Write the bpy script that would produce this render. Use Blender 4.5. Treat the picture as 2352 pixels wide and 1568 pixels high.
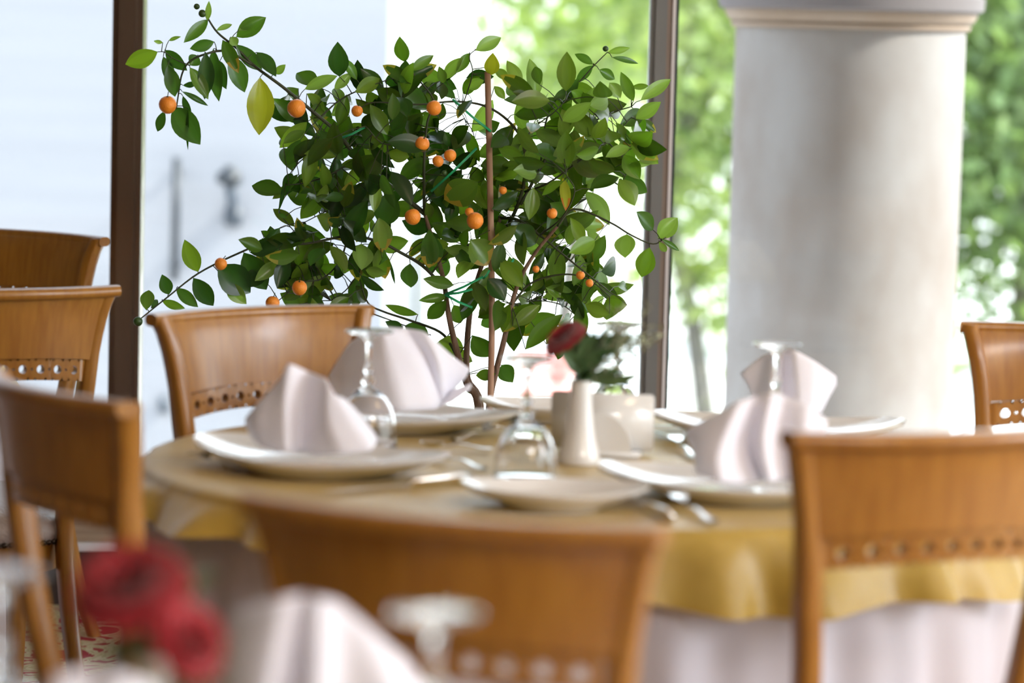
import bpy, bmesh, math, random
from mathutils import Vector, Matrix
PI = math.pi
for o in list(bpy.data.objects): bpy.data.objects.remove(o, do_unlink=True)
scene = bpy.context.scene
COL = scene.collection

# ------------------------------------------------------------------ camera
FPX, CX, CY = 7500.0, 1176.0, 784.0
CAMZ = 1.43
PITCH = math.atan(714 / FPX); ROLL = 0.025
F_ = Vector((0, math.cos(PITCH), -math.sin(PITCH)))
R0 = Vector((1, 0, 0)); U0 = Vector((0, math.sin(PITCH), math.cos(PITCH)))
R_ = R0 * math.cos(ROLL) + U0 * math.sin(ROLL)
U_ = -R0 * math.sin(ROLL) + U0 * math.cos(ROLL)
CAM = Vector((0, 0, CAMZ))
cd = bpy.data.cameras.new('camera'); cam = bpy.data.objects.new('camera', cd); COL.objects.link(cam)
cam.matrix_world = Matrix(((R_.x, U_.x, -F_.x, 0), (R_.y, U_.y, -F_.y, 0), (R_.z, U_.z, -F_.z, CAMZ), (0, 0, 0, 1)))
cd.sensor_width = 36; cd.lens = FPX / 2352 * 36
cd.clip_start = 0.05; cd.clip_end = 300
cd.dof.use_dof = True; cd.dof.focus_distance = 6.75; cd.dof.aperture_fstop = 2.55
scene.camera = cam

# ------------------------------------------------------------------ world, sun, lamps and fill, exposure
w = bpy.data.worlds.new('World'); scene.world = w; w.use_nodes = True
nt = w.node_tree; bg = nt.nodes['Background']
tc = nt.nodes.new('ShaderNodeTexCoord'); sx = nt.nodes.new('ShaderNodeSeparateXYZ'); rp = nt.nodes.new('ShaderNodeValToRGB')
nt.links.new(tc.outputs['Generated'], sx.inputs[0]); nt.links.new(sx.outputs[2], rp.inputs[0])
rp.color_ramp.elements[0].position = 0.0; rp.color_ramp.elements[0].color = (0.93, 0.97, 1.0, 1)
rp.color_ramp.elements[1].position = 0.7; rp.color_ramp.elements[1].color = (0.70, 0.82, 1.0, 1)
nt.links.new(rp.outputs[0], bg.inputs[0]); bg.inputs[1].default_value = 5.5
sd = bpy.data.lights.new('sun', 'SUN'); sun = bpy.data.objects.new('sun', sd); COL.objects.link(sun)
sd.energy = 14.0; sd.angle = math.radians(6); sd.color = (1.0, 0.95, 0.86)
sun.rotation_euler = Vector((-1.0, 0.16, -0.85)).to_track_quat('-Z', 'Y').to_euler()
def area(name, loc, target, size, power, color):
    ld = bpy.data.lights.new(name, 'AREA'); ld.shape = 'RECTANGLE'; ld.size = size[0]; ld.size_y = size[1]
    ld.energy = power; ld.color = color
    o = bpy.data.objects.new(name, ld); COL.objects.link(o); o.location = loc
    o.rotation_euler = (Vector(target) - Vector(loc)).to_track_quat('-Z', 'Y').to_euler()
    return o
WARM = (1.0, 0.72, 0.42)
area('lamp_or_fill', (2.3, 0.7, 2.9), (1.4, 2.4, 0), (0.7, 0.7), 28, WARM)
area('lamp_or_fill', (4.0, 3.6, 2.92), (2.2, 4.0, 0), (1.2, 3.6), 165, (0.88, 0.92, 1.0))  # added cool fill, stands in for daylight from the side windows
area('lamp_or_fill', (1.7, 1.0, 2.92), (1.2, 3.6, 0), (1.6, 0.9), 75, (0.92, 0.94, 1.0))  # second cool fill, added to lift the tabletop and napkins
area('lamp_or_fill', (3.0, -1.5, 2.9), (0.2, 3.0, 0.6), (1.2, 0.8), 24, WARM)
area('lamp_or_fill', (1.6, 4.6, 2.93), (1.6, 4.6, 0), (0.6, 0.6), 9, WARM)
vs = scene.view_settings
vs.view_transform = 'Standard'; vs.look = 'None'; vs.gamma = 1; vs.exposure = 0.13
vs.use_curve_mapping = False

# ------------------------------------------------------------------ helpers
def at(u, v, d):
    dr = F_ + R_ * ((u - CX) / FPX) + U_ * ((CY - v) / FPX)
    return CAM + dr * (d / dr.y)
def onz(u, v, z):
    dr = F_ + R_ * ((u - CX) / FPX) + U_ * ((CY - v) / FPX)
    return CAM + dr * ((z - CAMZ) / dr.z)
def V(*a): return Vector(a)
def lerp(a, b, t): return a + (b - a) * t
def interp(tab, x):
    if x <= tab[0][0]: return tab[0][1]
    for (x0, y0), (x1, y1) in zip(tab, tab[1:]):
        if x <= x1:
            t = (x - x0) / (x1 - x0); return y0 + (y1 - y0) * t
    return tab[-1][1]
def sinterp(tab, x):        # smooth (Catmull-Rom like, non uniform)
    n = len(tab)
    if x <= tab[0][0]: return tab[0][1]
    if x >= tab[-1][0]: return tab[-1][1]
    for i in range(n - 1):
        if x <= tab[i + 1][0]: break
    x0, y0 = tab[i]; x1, y1 = tab[i + 1]; h = x1 - x0; t = (x - x0) / h
    m0 = (y1 - tab[i - 1][1]) / (x1 - tab[i - 1][0]) if i > 0 else (y1 - y0) / h
    m1 = (tab[i + 2][1] - y0) / (tab[i + 2][0] - x0) if i + 2 < n else (y1 - y0) / h
    return ((2*t**3 - 3*t*t + 1) * y0 + (t**3 - 2*t*t + t) * h * m0 + (-2*t**3 + 3*t*t) * y1 + (t**3 - t*t) * h * m1)

def obj(name, bm, mat, parent=None, smooth=True, loc=None):
    me = bpy.data.meshes.new(name)
    bmesh.ops.recalc_face_normals(bm, faces=bm.faces[:])
    bm.to_mesh(me); bm.free()
    if smooth:
        for p in me.polygons: p.use_smooth = True
    for m in (mat if isinstance(mat, (list, tuple)) else [mat]): me.materials.append(m)
    o = bpy.data.objects.new(name, me); COL.objects.link(o)
    if parent: o.parent = parent
    if loc is not None: o.location = loc
    return o
def tag(o, label=None, cat=None, group=None, kind=None):
    if label: o['label'] = label
    if cat: o['category'] = cat
    if group: o['group'] = group
    if kind: o['kind'] = kind
    return o
def empty(name, loc=(0, 0, 0), rz=0, label=None, cat=None, group=None, kind=None):
    o = bpy.data.objects.new(name, None); COL.objects.link(o); o.location = loc; o.rotation_euler = (0, 0, rz)
    o.empty_display_size = 0.1
    return tag(o, label, cat, group, kind)
def copy_tree(o, parent=None):
    c = o.copy(); COL.objects.link(c)
    if parent: c.parent = parent
    for ch in [x for x in bpy.data.objects if x.parent == o]: copy_tree(ch, c)
    return c
def autosmooth(o, ang=35):
    me = o.data
    me.set_sharp_from_angle(angle=math.radians(ang))
    return o
def box(bm, x0, x1, y0, y1, z0, z1, bev=0.0):
    r = bmesh.ops.create_cube(bm, size=1)
    for v in r['verts']:
        v.co = V(lerp(x0, x1, v.co.x + .5), lerp(y0, y1, v.co.y + .5), lerp(z0, z1, v.co.z + .5))
    if bev:
        es = list({e for v in r['verts'] for e in v.link_edges})
        bmesh.ops.bevel(bm, geom=es, offset=bev, segments=2, affect='EDGES', clamp_overlap=True)
def tube(bm, pts, rads, n=8, cap=True, flat=1.0):
    rings = []
    pts = [Vector(p) for p in pts]; N = len(pts)
    ref = None
    for i, p in enumerate(pts):
        t = (pts[min(i + 1, N - 1)] - pts[max(i - 1, 0)]).normalized()
        if ref is None:
            ref = t.orthogonal().normalized()
        ref = (ref - t * ref.dot(t)).normalized()
        b = t.cross(ref)
        r = rads[i] if isinstance(rads, (list, tuple)) else rads
        rings.append([bm.verts.new(p + ref * (math.cos(2*PI*k/n) * r) + b * (math.sin(2*PI*k/n) * r * flat)) for k in range(n)])
    for a, b in zip(rings, rings[1:]):
        for k in range(n): bm.faces.new((a[k], a[(k+1) % n], b[(k+1) % n], b[k]))
    if cap:
        bm.faces.new(rings[0][::-1]); bm.faces.new(rings[-1])
def lathe(bm, prof, n=40, c=(0, 0, 0), close=False):
    rings = []
    for r, z in prof:
        if r < 1e-6: rings.append([bm.verts.new((c[0], c[1], c[2] + z))])
        else: rings.append([bm.verts.new((c[0] + r*math.cos(2*PI*k/n), c[1] + r*math.sin(2*PI*k/n), c[2] + z)) for k in range(n)])
    prs = list(zip(rings, rings[1:]))
    if close: prs.append((rings[-1], rings[0]))
    for a, b in prs:
        for k in range(n):
            if len(a) == 1 and len(b) == 1: continue
            if len(a) == 1: bm.faces.new((a[0], b[(k+1) % n], b[k]))
            elif len(b) == 1: bm.faces.new((a[k], a[(k+1) % n], b[0]))
            else: bm.faces.new((a[k], a[(k+1) % n], b[(k+1) % n], b[k]))
def grid(bm, fn, nu, nv, thick=None):
    vs_ = [[bm.verts.new(fn(i / nu, j / nv)) for j in range(nv + 1)] for i in range(nu + 1)]
    fs = []
    for i in range(nu):
        for j in range(nv):
            fs.append(bm.faces.new((vs_[i][j], vs_[i+1][j], vs_[i+1][j+1], vs_[i][j+1])))
    return vs_, fs
def catmull(pts, k=6):
    pts = [Vector(p) for p in pts]; out = []
    P = [pts[0] * 2 - pts[1]] + pts + [pts[-1] * 2 - pts[-2]]
    for i in range(1, len(P) - 2):
        for j in range(k):
            t = j / k
            out.append(0.5 * ((2*P[i]) + (P[i+1]-P[i-1])*t + (2*P[i-1]-5*P[i]+4*P[i+1]-P[i+2])*t*t + (3*P[i]-P[i-1]-3*P[i+1]+P[i+2])*t**3))
    out.append(pts[-1]); return out

# ------------------------------------------------------------------ materials
def mat(name, color, rough=0.5, metal=0.0, spec=0.5, coat=0.0, coat_rough=0.1, trans=0.0, ior=1.5, sheen=0.0):
    m = bpy.data.materials.new(name); m.use_nodes = True
    b = m.node_tree.nodes['Principled BSDF']
    b.inputs['Base Color'].default_value = (*color, 1); b.inputs['Roughness'].default_value = rough
    b.inputs['Metallic'].default_value = metal; b.inputs['Specular IOR Level'].default_value = spec
    b.inputs['Coat Weight'].default_value = coat; b.inputs['Coat Roughness'].default_value = coat_rough
    b.inputs['Transmission Weight'].default_value = trans; b.inputs['IOR'].default_value = ior
    b.inputs['Sheen Weight'].default_value = sheen
    return m
def noise_mat(name, c1, c2, scale=(1, 1, 1), nscale=5, detail=4, lo=0.35, hi=0.65, rough=0.5, bump=0.0, bscale=None, **k):
    m = mat(name, c1, rough, **k); t = m.node_tree; b = t.nodes['Principled BSDF']
    tc = t.nodes.new('ShaderNodeTexCoord'); mp = t.nodes.new('ShaderNodeMapping'); mp.inputs['Scale'].default_value = scale
    n = t.nodes.new('ShaderNodeTexNoise'); n.inputs['Scale'].default_value = nscale; n.inputs['Detail'].default_value = detail
    r = t.nodes.new('ShaderNodeValToRGB'); r.color_ramp.elements[0].position = lo; r.color_ramp.elements[1].position = hi
    r.color_ramp.elements[0].color = (*c1, 1); r.color_ramp.elements[1].color = (*c2, 1)
    t.links.new(tc.outputs['Object'], mp.inputs[0]); t.links.new(mp.outputs[0], n.inputs[0]); t.links.new(n.outputs[0], r.inputs[0])
    t.links.new(r.outputs[0], b.inputs['Base Color'])
    if bump:
        n2 = t.nodes.new('ShaderNodeTexNoise'); n2.inputs['Scale'].default_value = bscale or nscale * 4; n2.inputs['Detail'].default_value = 3
        t.links.new(mp.outputs[0], n2.inputs[0])
        bp = t.nodes.new('ShaderNodeBump'); bp.inputs['Strength'].default_value = bump; bp.inputs['Distance'].default_value = 0.01
        t.links.new(n2.outputs[0], bp.inputs['Height']); t.links.new(bp.outputs[0], b.inputs['Normal'])
    return m
M_wood = noise_mat('honey_wood', (0.30, 0.118, 0.010), (0.375, 0.162, 0.018), scale=(16, 16, 1.0), nscale=5, detail=6, rough=0.36, coat=0.5, coat_rough=0.18)
M_wood_edge = noise_mat('wood_end_grain', (0.20, 0.085, 0.025), (0.26, 0.115, 0.035), scale=(14, 14, 1), nscale=6, rough=0.4, coat=0.4)
M_leather = noise_mat('taupe_leather', (0.30, 0.235, 0.205), (0.36, 0.285, 0.25), nscale=30, rough=0.38, bump=0.3, bscale=160)
M_nail = mat('dark_brass_nail', (0.05, 0.035, 0.025), 0.25, metal=0.9)
M_gold = noise_mat('gold_tablecloth', (0.44, 0.285, 0.040), (0.49, 0.325, 0.055), scale=(1, 1, 1), nscale=9, rough=0.40, sheen=0.1, bump=0.5, bscale=14)
M_white_cloth = noise_mat('white_tablecloth', (0.60, 0.565, 0.61), (0.66, 0.62, 0.67), nscale=3, rough=0.7)
M_napkin = noise_mat('white_napkin', (0.80, 0.79, 0.88), (0.85, 0.84, 0.92), nscale=8, rough=0.75, sheen=0.1)
M_porc = mat('white_porcelain', (0.82, 0.81, 0.79), 0.14, coat=0.4, coat_rough=0.04)
M_steel = mat('polished_cutlery_steel', (0.86, 0.84, 0.80), 0.24, metal=1.0)
M_glass = mat('clear_goblet_glass', (1, 1, 1), 0.0, trans=1.0, ior=1.52)
M_bark = noise_mat('citrus_bark', (0.13, 0.075, 0.045), (0.24, 0.15, 0.10), scale=(1, 1, .3), nscale=60, rough=0.8, bump=0.4)
M_treebark = noise_mat('grey_tree_bark', (0.10, 0.09, 0.08), (0.16, 0.15, 0.135), scale=(1, 1, .3), nscale=20, rough=0.9)
M_twig = mat('dark_green_twig', (0.035, 0.045, 0.015), 0.6)
M_stake = noise_mat('stake_wood', (0.36, 0.20, 0.12), (0.48, 0.30, 0.20), scale=(1, 1, .2), nscale=50, rough=0.7)
M_tie = mat('green_plastic_tie', (0.02, 0.35, 0.14), 0.35)
M_fruit = noise_mat('orange_peel', (0.80, 0.22, 0.015), (0.88, 0.30, 0.025), nscale=30, rough=0.38, bump=0.25, bscale=500)
M_greenfruit = mat('unripe_green_peel', (0.03, 0.075, 0.012), 0.4)
M_pot = noise_mat('terracotta_pot', (0.36, 0.15, 0.08), (0.42, 0.19, 0.10), nscale=12, rough=0.8)
M_soil = noise_mat('potting_soil', (0.03, 0.02, 0.012), (0.06, 0.04, 0.025), nscale=60, rough=0.95)
M_bronze = mat('bronze_frame', (0.16, 0.11, 0.08), 0.3, metal=0.6)
M_greyframe = mat('grey_aluminium_frame', (0.185, 0.19, 0.19), 0.45, metal=0.0)
M_brownstrip = mat('brown_frame_strip', (0.26, 0.20, 0.165), 0.5)
M_whitestrip = mat('pale_glazing_seal', (0.72, 0.70, 0.72), 0.5)
M_blackstrip = mat('black_gasket', (0.02, 0.03, 0.03), 0.5)
M_plaster = noise_mat('warm_plaster', (0.24, 0.17, 0.11), (0.28, 0.20, 0.13), nscale=3, rough=0.9)
M_leftwall = noise_mat('dark_panelling', (0.05, 0.03, 0.02), (0.07, 0.045, 0.028), scale=(1, 6, 1), nscale=3, rough=0.6)
M_ceiling = mat('ceiling_paint', (0.62, 0.57, 0.50), 0.9)
M_panel = noise_mat('sill_panel_wood', (0.30, 0.21, 0.14), (0.38, 0.27, 0.18), scale=(1, 1, 30), nscale=4, rough=0.55)
M_darkpanel = mat('dark_skirting', (0.045, 0.03, 0.025), 0.5)

def leaf_material(name, trans=0.35, attr='tint', rough=0.27):
    m = mat(name, (0.05, 0.12, 0.02), rough, spec=0.5); t = m.node_tree; b = t.nodes['Principled BSDF']
    a = t.nodes.new('ShaderNodeAttribute'); a.attribute_name = attr
    t.links.new(a.outputs['Color'], b.inputs['Base Color'])
    tl = t.nodes.new('ShaderNodeBsdfTranslucent'); mx = t.nodes.new('ShaderNodeMixShader')
    mul = t.nodes.new('ShaderNodeMix'); mul.data_type = 'RGBA'; mul.blend_type = 'MULTIPLY'; mul.inputs[0].default_value = 1
    mul.inputs[7].default_value = (1.6, 1.7, 0.6, 1)
    t.links.new(a.outputs['Color'], mul.inputs[6]); t.links.new(mul.outputs[2], tl.inputs[0])
    mx.inputs[0].default_value = trans
    out = t.nodes['Material Output']
    t.links.new(b.outputs[0], mx.inputs[1]); t.links.new(tl.outputs[0], mx.inputs[2]); t.links.new(mx.outputs[0], out.inputs[0])
    return m
M_leaf = leaf_material('citrus_leaf', 0.38)
M_treeleaf = leaf_material('street_tree_leaf', 0.45, rough=0.5)
M_petal = noise_mat('crimson_petal', (0.27, 0.0015, 0.007), (0.44, 0.004, 0.016), nscale=20, rough=0.6, sheen=0.3)
M_flowergreen = noise_mat('flower_leaf_green', (0.045, 0.11, 0.035), (0.09, 0.17, 0.07), nscale=20, rough=0.5)
M_sprig = noise_mat('grey_green_sprig', (0.30, 0.33, 0.20), (0.48, 0.50, 0.36), nscale=40, rough=0.7)
def pane_material():
    m = bpy.data.materials.new('window_glass'); m.use_nodes = True; t = m.node_tree; t.nodes.clear()
    out = t.nodes.new('ShaderNodeOutputMaterial'); mx = t.nodes.new('ShaderNodeMixShader')
    tr = t.nodes.new('ShaderNodeBsdfTransparent'); tr.inputs[0].default_value = (0.96, 0.985, 0.98, 1)
    gl = t.nodes.new('ShaderNodeBsdfGlossy'); gl.inputs['Roughness'].default_value = 0.02
    fr = t.nodes.new('ShaderNodeFresnel'); fr.inputs[0].default_value = 1.45
    t.links.new(fr.outputs[0], mx.inputs[0]); t.links.new(tr.outputs[0], mx.inputs[1]); t.links.new(gl.outputs[0], mx.inputs[2])
    t.links.new(mx.outputs[0], out.inputs[0]); return m
M_pane = pane_material()
def carpet_material():
    m = mat('patterned_carpet', (0.5, 0.4, 0.25), 0.95); t = m.node_tree; b = t.nodes['Principled BSDF']
    tc = t.nodes.new('ShaderNodeTexCoord'); n = t.nodes.new('ShaderNodeTexNoise'); n.inputs['Scale'].default_value = 7; n.inputs['Detail'].default_value = 2
    n.inputs['Distortion'].default_value = 2.5
    vo = t.nodes.new('ShaderNodeTexVoronoi'); vo.inputs['Scale'].default_value = 11
    md = t.nodes.new('ShaderNodeMath'); md.operation = 'MULTIPLY_ADD'; md.inputs[1].default_value = 0.35
    t.links.new(tc.outputs['Object'], n.inputs[0]); t.links.new(tc.outputs['Object'], vo.inputs[0])
    t.links.new(vo.outputs['Distance'], md.inputs[0]); t.links.new(n.outputs[0], md.inputs[2])
    r = t.nodes.new('ShaderNodeValToRGB'); r.color_ramp.interpolation = 'CONSTANT'
    e = r.color_ramp.elements; e[0].position = 0; e[0].color = (0.30, 0.012, 0.02, 1); e[1].position = 0.585; e[1].color = (0.50, 0.42, 0.25, 1)
    e2 = e.new(0.80); e2.color = (0.34, 0.02, 0.025, 1); e3 = e.new(0.66); e3.color = (0.40, 0.33, 0.17, 1); e4 = e.new(0.71); e4.color = (0.53, 0.45, 0.28, 1)
    t.links.new(md.outputs[0], r.inputs[0]); t.links.new(r.outputs[0], b.inputs['Base Color']); return m
M_carpet = carpet_material()
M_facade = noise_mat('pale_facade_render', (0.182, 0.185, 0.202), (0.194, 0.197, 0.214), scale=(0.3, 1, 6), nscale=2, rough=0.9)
M_farfacade = mat('sunlit_white_wall', (0.85, 0.85, 0.84), 0.9)
M_stone = noise_mat('mottled_stone', (0.125, 0.097, 0.080), (0.190, 0.175, 0.168), scale=(1, 1, 0.6), nscale=3.2, detail=6, lo=0.3, hi=0.62, rough=0.85)
M_stone2 = noise_mat('beige_stone_moulding', (0.17, 0.12, 0.085), (0.20, 0.15, 0.115), nscale=5, rough=0.85)
M_slab = mat('grey_cap_stone', (0.10, 0.085, 0.085), 0.85)
M_pave = noise_mat('pale_pavement', (0.60, 0.59, 0.57), (0.68, 0.67, 0.65), nscale=0.8, rough=0.9)
M_grass = noise_mat('lawn_green', (0.08, 0.14, 0.04), (0.13, 0.19, 0.06), nscale=3, rough=0.95)
M_darkmetal = mat('dark_grey_metal', (0.010, 0.013, 0.018), 0.5)
M_midmetal = mat('blue_grey_metal', (0.03, 0.04, 0.055), 0.5)
M_carpaint = mat('white_car_paint', (0.85, 0.86, 0.88), 0.3, coat=0.8)
M_pinkpaint = mat('coral_painted_metal', (0.75, 0.30, 0.28), 0.5)
M_carglass = mat('car_window_glass', (0.03, 0.04, 0.05), 0.08)
M_tyre = mat('black_rubber', (0.02, 0.02, 0.02), 0.8)

# ------------------------------------------------------------------ room
WY = 8.0; SILL = 0.30; HEAD = 2.6; RX0, RX1, RY0 = -6.0, 6.0, -5.0; RH = 3.0
def struct(name, bm, m, smooth=False):
    o = obj(name, bm, m, smooth=smooth); o['kind'] = 'structure'; return o
bm = bmesh.new(); box(bm, RX0, RX1, RY0, WY + .12, -0.15, 0.0); struct('floor', bm, M_carpet)
bm = bmesh.new(); box(bm, RX0 - .2, RX1 + .2, RY0 - .2, WY + .35, RH, RH + .2); struct('ceiling', bm, M_ceiling)
bm = bmesh.new(); box(bm, RX0 - .2, RX0, RY0, WY + .12, -0.15, RH); struct('wall_left', bm, M_leftwall)
bm = bmesh.new(); box(bm, RX1, RX1 + .2, RY0, WY + .12, -0.15, .6); box(bm, RX1, RX1 + .2, RY0, WY + .12, 2.75, RH)
for yy in (RY0, -1.8, 1.5, 4.7, WY - .13): box(bm, RX1, RX1 + .2, yy, yy + .25, .6, 2.75)
struct('wall_right', bm, M_plaster)
bm = bmesh.new(); box(bm, RX1 + .09, RX1 + .10, RY0 + .25, WY - .13, .601, 2.749); struct('window_6', bm, pane_material())
bm = bmesh.new(); box(bm, RX0 - .2, RX1 + .2, RY0 - .2, RY0, -0.15, RH); struct('wall_back', bm, M_plaster)
bm = bmesh.new(); box(bm, RX0, RX1, WY - .06, WY + .06, 0, SILL); o = struct('wall_front', bm, M_panel)
bm = bmesh.new(); box(bm, RX0, RX1, WY - .085, WY - .06, 0, 0.135); struct('baseboard_front', bm, M_darkpanel)
bm = bmesh.new(); box(bm, RX0, RX1, WY - .10, WY - .06, 0.135, 0.155, .004); struct('trim_5', bm, M_whitestrip)
bm = bmesh.new(); box(bm, RX0, RX1, WY - .06, WY + .06, HEAD, RH); struct('trim_6', bm, M_ceiling)
bm = bmesh.new(); box(bm, RX0, RX1, WY - .09, WY + .09, SILL, SILL + .03, .004); struct('trim_7', bm, M_greyframe)
# mullions (the two seen) : real profiles
def mx(u, v=450, d=WY): return at(u, v, d).x
xl0, xl1 = mx(257), mx(327)
bm = bmesh.new()
box(bm, xl0, xl1, WY - .03, WY + .05, SILL + .03, HEAD)
box(bm, xl0 + .015, xl1 - .015, WY - .05, WY - .03, SILL + .03, HEAD, .003)
struct('trim_1', bm, M_bronze)
xr0, xr1 = mx(1481), mx(1546)
wd = xr1 - xr0
bm = bmesh.new(); box(bm, xr0, xr0 + wd*.58, WY - .05, WY + .05, SILL + .03, HEAD); box(bm, xr0 + wd*.15, xr0 + wd*.45, WY - .058, WY - .05, SILL + .03, HEAD, .002)
struct('trim_2', bm, M_greyframe)
bm = bmesh.new(); box(bm, xr0 + wd*.58, xr0 + wd*.80, WY - .035, WY + .04, SILL + .03, HEAD); struct('trim_3', bm, M_brownstrip)
bm = bmesh.new(); box(bm, xr0 + wd*.78, xr0 + wd*.89, WY - .04, WY + .03, SILL + .03, HEAD); struct('trim_4', bm, M_whitestrip)
bm = bmesh.new(); box(bm, xr0 + wd*.89, xr1, WY - .028, WY + .03, SILL + .03, HEAD); struct('trim_8', bm, M_blackstrip)
bm = bmesh.new(); box(bm, -3.6, -3.5, WY - .05, WY + .05, SILL + .03, HEAD); struct('trim_9', bm, M_bronze)
bm = bmesh.new(); box(bm, 3.0, 3.1, WY - .05, WY + .05, SILL + .03, HEAD); struct('trim_10', bm, M_greyframe)
for n, (a, b) in enumerate([(RX0, -3.6), (-3.5, xl0), (xl1, xr0), (xr1, 3.0), (3.1, RX1)]):
    bm = bmesh.new(); box(bm, a + .001, b - .001, WY - .003, WY + .003, SILL + .031, HEAD - .001)
    # a single sheet: keep only the two large faces
    struct('window_%d' % (n + 1), bm, M_pane)

# ------------------------------------------------------------------ outside
GZ = -1.5
bm = bmesh.new(); box(bm, -30, 30, WY + .4, 70, GZ - .2, GZ); o = struct('ground', bm, M_pave)
# pale building on the left
bx = at(885, 500, 16).x
b = empty('building', (0, 16, GZ), 0, 'pale bluish white building wall outside the left window', 'building')
bm = bmesh.new(); box(bm, -14, bx, 0, 8, 0, 9); obj('wall', bm, M_facade, b, False)
bm = bmesh.new(); box(bm, -14.05, bx + .05, -.03, 8, 9, 9.25); obj('cornice', bm, M_farfacade, b, False)
p0, p1 = at(406, 362, 15.9), at(400, 645, 15.9)
bm = bmesh.new(); tube(bm, [p0, (p0 + p1) / 2, p1], .020, 10)
for q in (.12, .88): 
    c = p0.lerp(p1, q); box(bm, c.x - .015, c.x + .015, c.y, 16.0, c.z - .01, c.z + .01)
tag(obj('wall_pipe', bm, M_darkmetal), 'thin dark vertical pipe on the pale building wall outside', 'pipe')
c = at(527, 408, 15.85)
l = empty('wall_lamp', c, 0, 'dark blurred wall lamp on the pale building wall outside', 'lamp')
bm = bmesh.new(); box(bm, -.058, .058, -.06, .06, -.032, .032, .012); lathe(bm, [(0, .06), (.02, .058), (.035, .03), (.035, .02), (0, .02)], 16); obj('lamp_head', bm, M_darkmetal, l)
bm = bmesh.new(); tube(bm, [(.01, .0, -.03), (.012, .02, -.12), (.012, .10, -.20)], [.035, .028, .018], 12); obj('bracket', bm, M_midmetal, l)
bm = bmesh.new(); box(bm, -.03, .05, .10, .15, -.24, -.15, .005); obj('mounting_plate', bm, M_midmetal, l)
c = at(375, 930, 15.98)
bm = bmesh.new(); box(bm, c.x - .02, c.x + .02, 15.97, 16.0, c.z - .04, c.z + .04, .005)
tag(obj('wall_box', bm, M_midmetal), 'small grey box low on the pale building wall', 'box')
# far white building
b = empty('building', (0, 46, GZ), 0, 'distant sunlit white building behind the green trees', 'building')
bm = bmesh.new(); box(bm, -20, 20, 0, 8, 0, 10); obj('wall', bm, M_farfacade, b, False)
bm = bmesh.new(); box(bm, -20.2, 20.2, -.3, 8, 10, 10.4); obj('roof', bm, M_slab, b, False)
# lawn strip far right
bm = bmesh.new(); box(bm, 2.6, 14, 17, 30, GZ, GZ + .02); struct('lawn', bm, M_grass)
# column
cc = at(1938, 500, 9.8); R = 262 / FPX * 9.8
col = empty('stone_column', (cc.x, 9.8, GZ), 0, 'thick round mottled stone column with moulded cap outside the window', 'column')
capz = at(1938, 68, 9.8).z - GZ
bm = bmesh.new(); prof = [(0, .20), (R, .20)] + [(R * (1 + .0 * t), lerp(.2, capz, t)) for t in [i / 12 for i in range(1, 13)]] + [(0, capz)]
lathe(bm, prof, 96); autosmooth(obj('shaft', bm, M_stone, col))
bm = bmesh.new(); s = R
lathe(bm, [(0, capz - .001), (s * 1.0, capz), (s * 1.035, capz + .004), (s * 1.045, capz + .014), (s * 1.03, capz + .02), (s * 1.06, capz + .024), (s * 1.085, capz + .038), (s * 1.10, capz + .05), (s * 1.10, capz + .054), (0, capz + .054)], 96)
autosmooth(obj('moulding', bm, M_stone2, col), 50)
bm = bmesh.new(); lathe(bm, [(0, capz + .054), (s * 1.10, capz + .054), (s * 1.15, capz + .062), (s * 1.16, capz + .10), (s * 1.0, capz + .115), (s * .95, capz + .6), (0, capz + .6)], 96)
autosmooth(obj('cap', bm, M_slab, col))
bm = bmesh.new(); lathe(bm, [(0, 0), (s * 1.25, 0), (s * 1.25, .1), (s * 1.15, .16), (s * 1.0, .2), (0, .2)], 96); autosmooth(obj('base', bm, M_stone2, col))

def leaf_blob(bm, lay, rnd, centre, rad, nclump, per, size, cols, spread=.45):
    for _ in range(nclump):
        while True:
            q = V(rnd.uniform(-1, 1), rnd.uniform(-1, 1), rnd.uniform(-1, 1))
            if .15 < q.length < 1: break
        cpt = centre + V(q.x * rad[0], q.y * rad[1], q.z * rad[2])
        ccol = rnd.choice(cols)
        for _ in range(per):
            p = cpt + V(rnd.gauss(0, spread), rnd.gauss(0, spread), rnd.gauss(0, spread * .7))
            n = V(rnd.gauss(0, 1), rnd.gauss(0, 1), rnd.gauss(.6, 1)).normalized(); a = n.orthogonal().normalized()
            a = Matrix.Rotation(rnd.uniform(0, 6.28), 3, n) @ a; b_ = n.cross(a); s = size * rnd.uniform(.6, 1.3)
            f = bm.faces.new([bm.verts.new(p + a * s), bm.verts.new(p + b_ * s * .5), bm.verts.new(p - a * s), bm.verts.new(p - b_ * s * .5)])
            k = rnd.uniform(.85, 1.15); cl = (ccol[0] * k, ccol[1] * k, ccol[2] * k, 1)
            for lp in f.loops: lp[lay] = cl
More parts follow.
